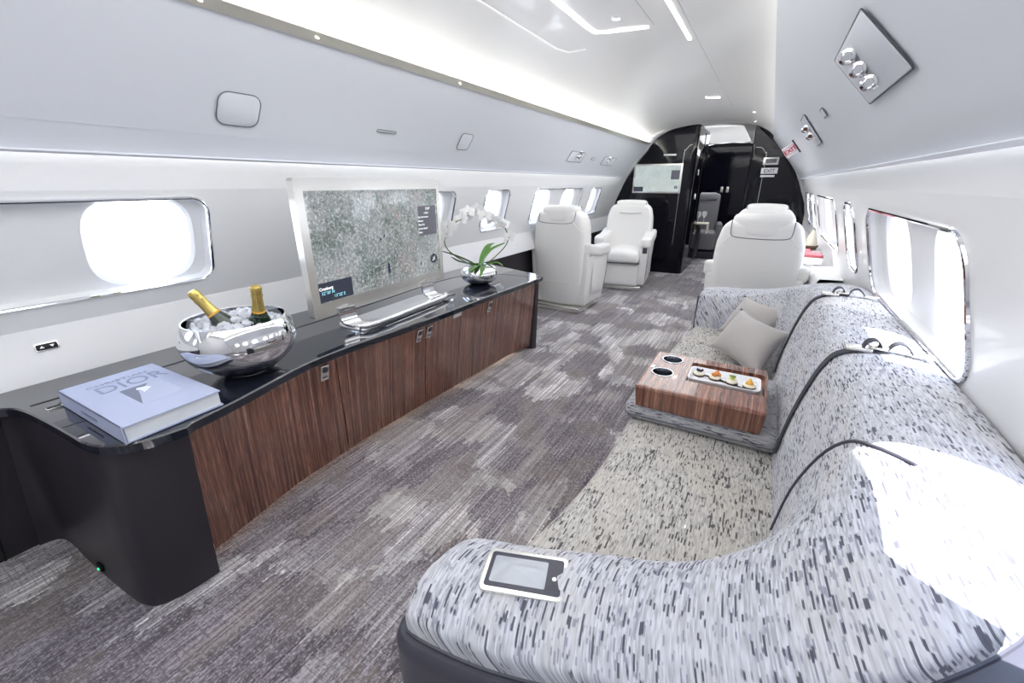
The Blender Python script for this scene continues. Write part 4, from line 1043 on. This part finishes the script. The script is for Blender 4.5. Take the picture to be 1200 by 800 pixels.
grid(bm, [[(x,y,TZ) for x,y,_ in offs(outl,-.010,0)], [(x,y,TZ-.003) for x,y,_ in offs(outl,-.003,0)], [(x,y,TZ-.010) for x,y in outl], [(x,y,.487) for x,y,_ in offs(outl,-.008,0)]], close_v=True)
part('lid', bm, M['woodx'], t, world=True, ang=25)
bm = BM(); V, F = filled([rec]); add_vf(bm, V, F, lambda p: Vector((p[0],p[1],TZ-.016))); grid(bm, [[(x,y,TZ) for x,y in rec],[(x,y,TZ-.016) for x,y in rec]], close_v=True); part('tray_recess', bm, M['woodx'], t, world=True, ang=25)
for cx, cy in cups:
    bm = BM(); lathe(bm, [(CR+.004,.0),(CR+.003,.002),(CR-.002,.002),(CR-.003,-.002),(CR-.005,-.05),(0,-.052)], 28, loc=(cx,cy,TZ)); part('cup_holder', bm, M['steel'], t, world=True)
bm = BM(); rbox(bm, (.012,.03,.0025), .001, 1, loc=(-.262,1.50,TZ+.001)); part('catch_plate', bm, M['brushed'], t, world=True)

t = thing('serving_plate', 'long white porcelain plate with four canapes on the wooden tray box', 'plate', (-.026,1.508,TZ-.0155))
pl = rrect(.224,.118,.018,5,-.026,1.508)
def ring(d, z): return [(x,y,z) for x,y,_ in offs(pl,d,0)]
bm = BM(); R = grid(bm, [ring(-.022,TZ-.0155), ring(-.012,TZ-.0145), ring(0,TZ+.002), ring(0,TZ+.005), ring(-.004,TZ+.005), ring(-.014,TZ-.007), ring(-.03,TZ-.009)], close_v=True); cap(bm, R[0]); cap(bm, R[-1]); part('plate_body', bm, M['porcelain'], t, world=True)
cps = [('dark berry canape, leftmost on the white plate','berry'),('orange salmon canape, second from the left on the white plate','salmon'),('green garnished canape, third from the left on the white plate','avocado'),('golden fruit canape, rightmost on the white plate','apricot')]
rr = random.Random(5)
for i, (lb, k) in enumerate(cps):
    x = -.108+i*.0535; y = 1.522-i*.0075; t = thing('canape', lb, 'canape', (x,y,TZ-.009), 0, 'canapes on the white plate')
    bm = BM(); lathe(bm, [(0,0),(.019,0),(.020,.003),(.019,.006),(0,.006)], 20); part('bread_base', bm, M['rye'], t)
    bm = BM(); lathe(bm, [(0,.006),(.0185,.006),(.019,.010),(.015,.014),(0,.015)], 20); part('filling', bm, M['cream'], t)
    bm = BM()
    if k == 'apricot': lathe(bm, [(0,.013),(.013,.013),(.012,.019),(.006,.026),(.002,.033),(0,.034)], 14)
    for j in range(9 if k != 'apricot' else 3):
        a = rr.uniform(0,2*PI); r = rr.uniform(.0,.011); s = .010 if k == 'salmon' else .0075
        rot = Matrix.Rotation(rr.uniform(0,PI),3,Vector((rr.uniform(-1,1),rr.uniform(-1,1),.5)).normalized())
        rbox(bm, (s*(1.9 if k == 'salmon' else 1.2),s,s*.8), s*.35, 1, loc=(r*math.cos(a),r*math.sin(a),.016+rr.uniform(0,.009)), rot=rot, k=2)
    part('topping', bm, M[k], t)
    if k in ('avocado','berry'):
        bm = BM()
        for j in range(4): rbox(bm, (.009,.004,.003), .0012, 1, loc=(rr.uniform(-.008,.008),rr.uniform(-.008,.008),.026), rot=Matrix.Rotation(rr.uniform(0,3),3,'Z'), k=1)
        part('garnish', bm, M['bottle'] if k == 'avocado' else M['petal'], t)

# ================================================================== PILLOWS
def pillow(corners, bulge, label):
    c = [Vector(p) for p in corners]; ctr = sum(c, Vector())/4
    n = (c[1]-c[0]).cross(c[3]-c[0]).normalized()
    t = thing('throw_pillow', label, 'pillow', ctr, 0, 'taupe throw pillows on the sofa'); N = 16
    bm = BM()
    for sg in (1,-1):
        rws = []
        for i in range(N+1):
            u = i/N; r = []
            for j in range(N+1):
                v = j/N
                # pull edge midpoints inwards
                uu = u + (.5-u)*.16*math.sin(PI*v)*(abs(2*u-1)**3); vv = v + (.5-v)*.16*math.sin(PI*u)*(abs(2*v-1)**3)
                p = (c[0]*(1-uu)+c[1]*uu)*(1-vv) + (c[3]*(1-uu)+c[2]*uu)*vv
                h = (max(0,math.sin(PI*u)*math.sin(PI*v)))**.55
                wr = .006*noise.noise(p*9)*h
                r.append(p-ctr + n*sg*(bulge*h+wr))
            rws.append(r)
        grid(bm, rws)
    bmesh.ops.remove_doubles(bm, verts=bm.verts, dist=1e-5)
    part('cushion', bm, M['pillow'], t, ang=0)
    bm = BM(); e = []
    for i in range(N+1):
        u = i/N; vv = .5*.16*math.sin(PI*u)
        e.append((c[0]*(1-u)+c[1]*u)*(1-vv)+(c[3]*(1-u)+c[2]*u)*vv-ctr)
    tube(bm, e, .003, 6); part('seam', bm, M['pillow'], t)
    return t
# corners: bottom-left, bottom-right, right/top, top-left
pillow([(-.131,2.15,.455),(.09,1.87,.440),(.180,2.04,.61),(-.025,2.28,.63)], .062, 'taupe throw pillow in front, leaning on the pillow behind it beside the tray box')
pillow([(-.12,2.42,.455),(.10,2.20,.445),(.185,2.37,.625),(-.022,2.53,.640)], .055, 'taupe throw pillow behind, tucked against the far arm of the sofa')


# ================================================================== OVERHEAD PANEL FITTINGS
def upfn(s, n0=0.):
    a, b = (Vector((XC-1.020, 0, 1.292)), Vector((XC-.752, 0, 1.680))) if s < 0 else (Vector((XC+1.040, 0, 1.255)), Vector((XC+.69, 0, 1.69))); v = (b-a).normalized(); n = Vector((-s*v.z, 0, -abs(v.x)))
    return lambda p: a + Vector((0,1,0))*p[0] + v*p[1] + n*((p[2] if len(p) > 2 else 0)+n0)
def hatch(name, s, y, v, w, h, r, label, cat, shear=0., outline=M['crease']):
    f0 = upfn(s); f = lambda p: f0((p[0]+shear*(p[1]-v), p[1], p[2] if len(p) > 2 else 0))
    t = thing(name, label, cat, f0((y,v,0)))
    o = rrect(w,h,r,5,y,v)
    bm = BM(); tube(bm, [f((a,b,.0005)) for a, b in o], .0016, 5, closed=True); part('edge_gap', bm, outline, t, world=True)
    bm = BM(); slab(bm, rrect(w-.006,h-.006,r*.9,5,y,v), -.002, .002, f, .0008); part('cover', bm, M['panel'], t, world=True)
    return t, f
hatch('access_hatch', -1, .975, .185, .148, .118, .035, 'rounded square hatch in the left overhead panel above the champagne bowl', 'hatch')
hatch('access_hatch', -1, 2.335, .180, .12, .105, .025, 'smaller rounded hatch in the left overhead panel above the orchid', 'hatch')
hatch('air_slot', -1, 1.685, .178, .125, .014, .006, 'narrow slotted vent in the left overhead panel above the television', 'vent')
hatch('air_slot', -1, 4.62, .185, .10, .026, .008, 'tiny slotted vent between the two reading light units in the left overhead panel', 'vent')
def reading_unit(s, y, v, w, h, n, label, sc=1., off=(0,0), out=None, shear=0.):
    t, f = hatch('reading_light_unit', s, y, v, w, h, .008, label, 'reading light', shear, out or M['slate'])
    for k in range(n):
        yy = y+off[0]; vv = v+off[1]+(k-(n-1)/2)*.046*sc
        q = (f((0,0,1))-f((0,0,0))).normalized(); tilt = Vector((0, -1, 0)); d = (q*.42+tilt).normalized(); rot = d.to_track_quat('Z','Y').to_matrix()
        bm = BM(); c = f((yy,vv,.004)); 
        lathe(bm, [(0,-.006),(.020*sc,-.006),(.022*sc,.004*sc),(.021*sc,.012*sc),(.016*sc,.016*sc),(.016*sc,.026*sc),(.019*sc,.028*sc),(.019*sc,.040*sc),(.012*sc,.042*sc),(.010*sc,.036*sc),(0,.036*sc)], 20, loc=c, rot=rot); part('spot_lamp', bm, M['chrome'], t, world=True)
        bm = BM(); tube(bm, [c+rot@Vector((.018*sc,0,.01*sc)), c+rot@Vector((.034*sc,0,.016*sc))], .0025*sc, 6); part('lever', bm, M['slate'], t, world=True)
    return t
reading_unit(1, 1.255, .230, .39, .142, 3, 'large reading light unit with chrome spot lamps in the right overhead panel nearest the viewer', .8, (.03,.0), shear=.36)
reading_unit(1, 2.73, .240, .24, .155, 2, 'narrow reading light unit in the right overhead panel halfway to the doorway', .9, shear=-.2)
hatch('air_slot', 1, 2.09, .242, .08, .035, .004, 'small square vent with black ends in the right overhead panel', 'vent')
reading_unit(-1, 4.16, .18, .36, .105, 2, 'reading light unit in the left overhead panel above the armchair seen from behind', 1., (.03,.03))
reading_unit(-1, 5.15, .18, .42, .10, 2, 'reading light unit in the left overhead panel closest to the black bulkhead', 1., (-.05,.02))
# right exit sign: a plate standing off the panel, facing the cabin
f = upfn(1); vv = (f((0,1,0))-f((0,0,0))).normalized(); nn = (f((0,0,1))-f((0,0,0))).normalized()
c = f((4.0,.262,.044)); t = thing('exit_sign', 'red and white EXIT sign standing off the right overhead panel near the doorway', 'sign', c)
fx_ = frame_fn(c, -nn, vv); fx = lambda p: fx_((p[0]*.8,p[1]*.8,p[2] if len(p) > 2 else 0))
bm = BM(); slab(bm, rrect(.104,.095,.006,3), -.016, 0, fx, .002); part('plate', bm, M['whitetxt'], t, world=True)
bm = BM(); slab(bm, rrect(.010,.135,.003,3,.054,0), -.03, .004, fx, .001); part('mounting_bar', bm, M['slate'], t, world=True)
bm = BM(); text_bm(bm, 'EXIT', .050, lambda p: fx((p[0],p[1]-.018,.0012+p[2])), align='CENTER', bold=.0015); part('lettering', bm, M['redtxt'], t, world=True, smooth=False)
bm = BM(); tube(bm, [fx((x,y,.001)) for x,y in rrect(.092,.062,.003,3)], .0015, 5, closed=True); part('sign_border', bm, M['redtxt'], t, world=True)
# small spots under the left rail
for i, y in enumerate((.82,1.20,2.05)):
    bm = BM(); lathe(bm, [(0,0),(.007,0),(.007,-.002),(0,-.0025)], 14, loc=(XC-.729,y,1.6895), rot=Matrix.Rotation(.8,3,'Y'))
    single('rail_spot', bm, M['spot'], ('tiny lit spot in the left ceiling rail, nearest the viewer','tiny lit spot in the left ceiling rail, second from the viewer','tiny lit spot in the left ceiling rail, third from the viewer')[i], 'ceiling light', 'tiny spots in the left ceiling rail')

# ================================================================== OUTSIDE
bm = BM(); box(bm, (0,0,-1.6), (120,120,.1)); struct('ground_apron', bm, M['apron'], smooth=False); bpy.data.objects['ground_apron']['kind'] = 'structure'
t = thing('aircraft_wing', 'white aircraft wing outside the right hand windows', 'wing', (1.2,4.5,-.2))
bm = BM()
rws = []
for (x, y0, y1, z, th) in ((.9,2.2,5.4,.05,.22),(4.5,1.0,3.4,.25,.14),(9.0,-.8,.9,.55,.08)):
    rws.append([(x,y0,z),(x,y0+(y1-y0)*.3,z+th*.45),(x,y0+(y1-y0)*.7,z+th*.5),(x,y1,z),(x,y0+(y1-y0)*.7,z-th*.5),(x,y0+(y1-y0)*.3,z-th*.4)])
R = grid(bm, rws, close_v=True); cap(bm, R[0]); cap(bm, R[-1]); part('wing_panel', bm, M['wing'], t, world=True, ang=40)

# ================================================================== LIGHT
w = bpy.data.worlds.new('sky'); SC.world = w; w.use_nodes = True; nt = w.node_tree
bg = nt.nodes['Background']; bg.inputs[1].default_value = 4.0
tc = nt.nodes.new('ShaderNodeTexCoord'); sp = nt.nodes.new('ShaderNodeSeparateXYZ'); rp = nt.nodes.new('ShaderNodeValToRGB')
nt.links.new(tc.outputs['Generated'], sp.inputs[0]); nt.links.new(sp.outputs[2], rp.inputs[0]); nt.links.new(rp.outputs[0], bg.inputs[0])
rp.color_ramp.elements[0].position = 0.; rp.color_ramp.elements[0].color = (.95,.97,1,1); rp.color_ramp.elements[1].position = .7; rp.color_ramp.elements[1].color = (.55,.70,1,1)
def sun(d, e):
    l = bpy.data.lights.new('sun','SUN'); l.energy = e; l.angle = math.radians(.6); l.color = (1,.98,.95)
    o = bpy.data.objects.new('sun', l); COL.objects.link(o); o.rotation_euler = Vector(d).to_track_quat('-Z','Y').to_euler(); return o
sun((-.53,.19,-.80), 24.)
def area(name, loc, rot, sx, sy, e, col=(1,.98,.95)):
    l = bpy.data.lights.new(name,'AREA'); l.shape = 'RECTANGLE'; l.size = sx; l.size_y = sy; l.energy = e; l.color = col
    o = bpy.data.objects.new(name, l); COL.objects.link(o); o.location = loc; o.rotation_euler = rot; return o
# unseen fill lights added below the ceiling to brighten the cabin
area('fill_light_near', (XC, .6, 1.84), (0,0,0), .95, 3.2, 17., (.97,.98,1))
area('fill_light_far', (XC, 4.2, 1.84), (0,0,0), .95, 3.2, 17., (.97,.98,1))
area('fill_light_forward', (XC, 8.2, 1.87), (0,0,0), .9, 1.6, 12., (.97,.98,1))  # unseen fill added for the dim forward room

# ================================================================== CAMERA
cam = bpy.data.cameras.new('camera'); cam.sensor_width = 36; cam.lens = 36*493.23/1200; cam.clip_start = .02
co = bpy.data.objects.new('camera', cam); COL.objects.link(co); co.location = (0,0,1.2)
th, yw = math.radians(20.56), math.radians(30.07)
co.rotation_euler = (PI/2-th, 0, yw); SC.camera = co
SC.view_settings.view_transform = 'Standard'; SC.view_settings.look = 'None'; SC.view_settings.gamma = 1; SC.view_settings.exposure = .08
SC.view_settings.use_curve_mapping = False
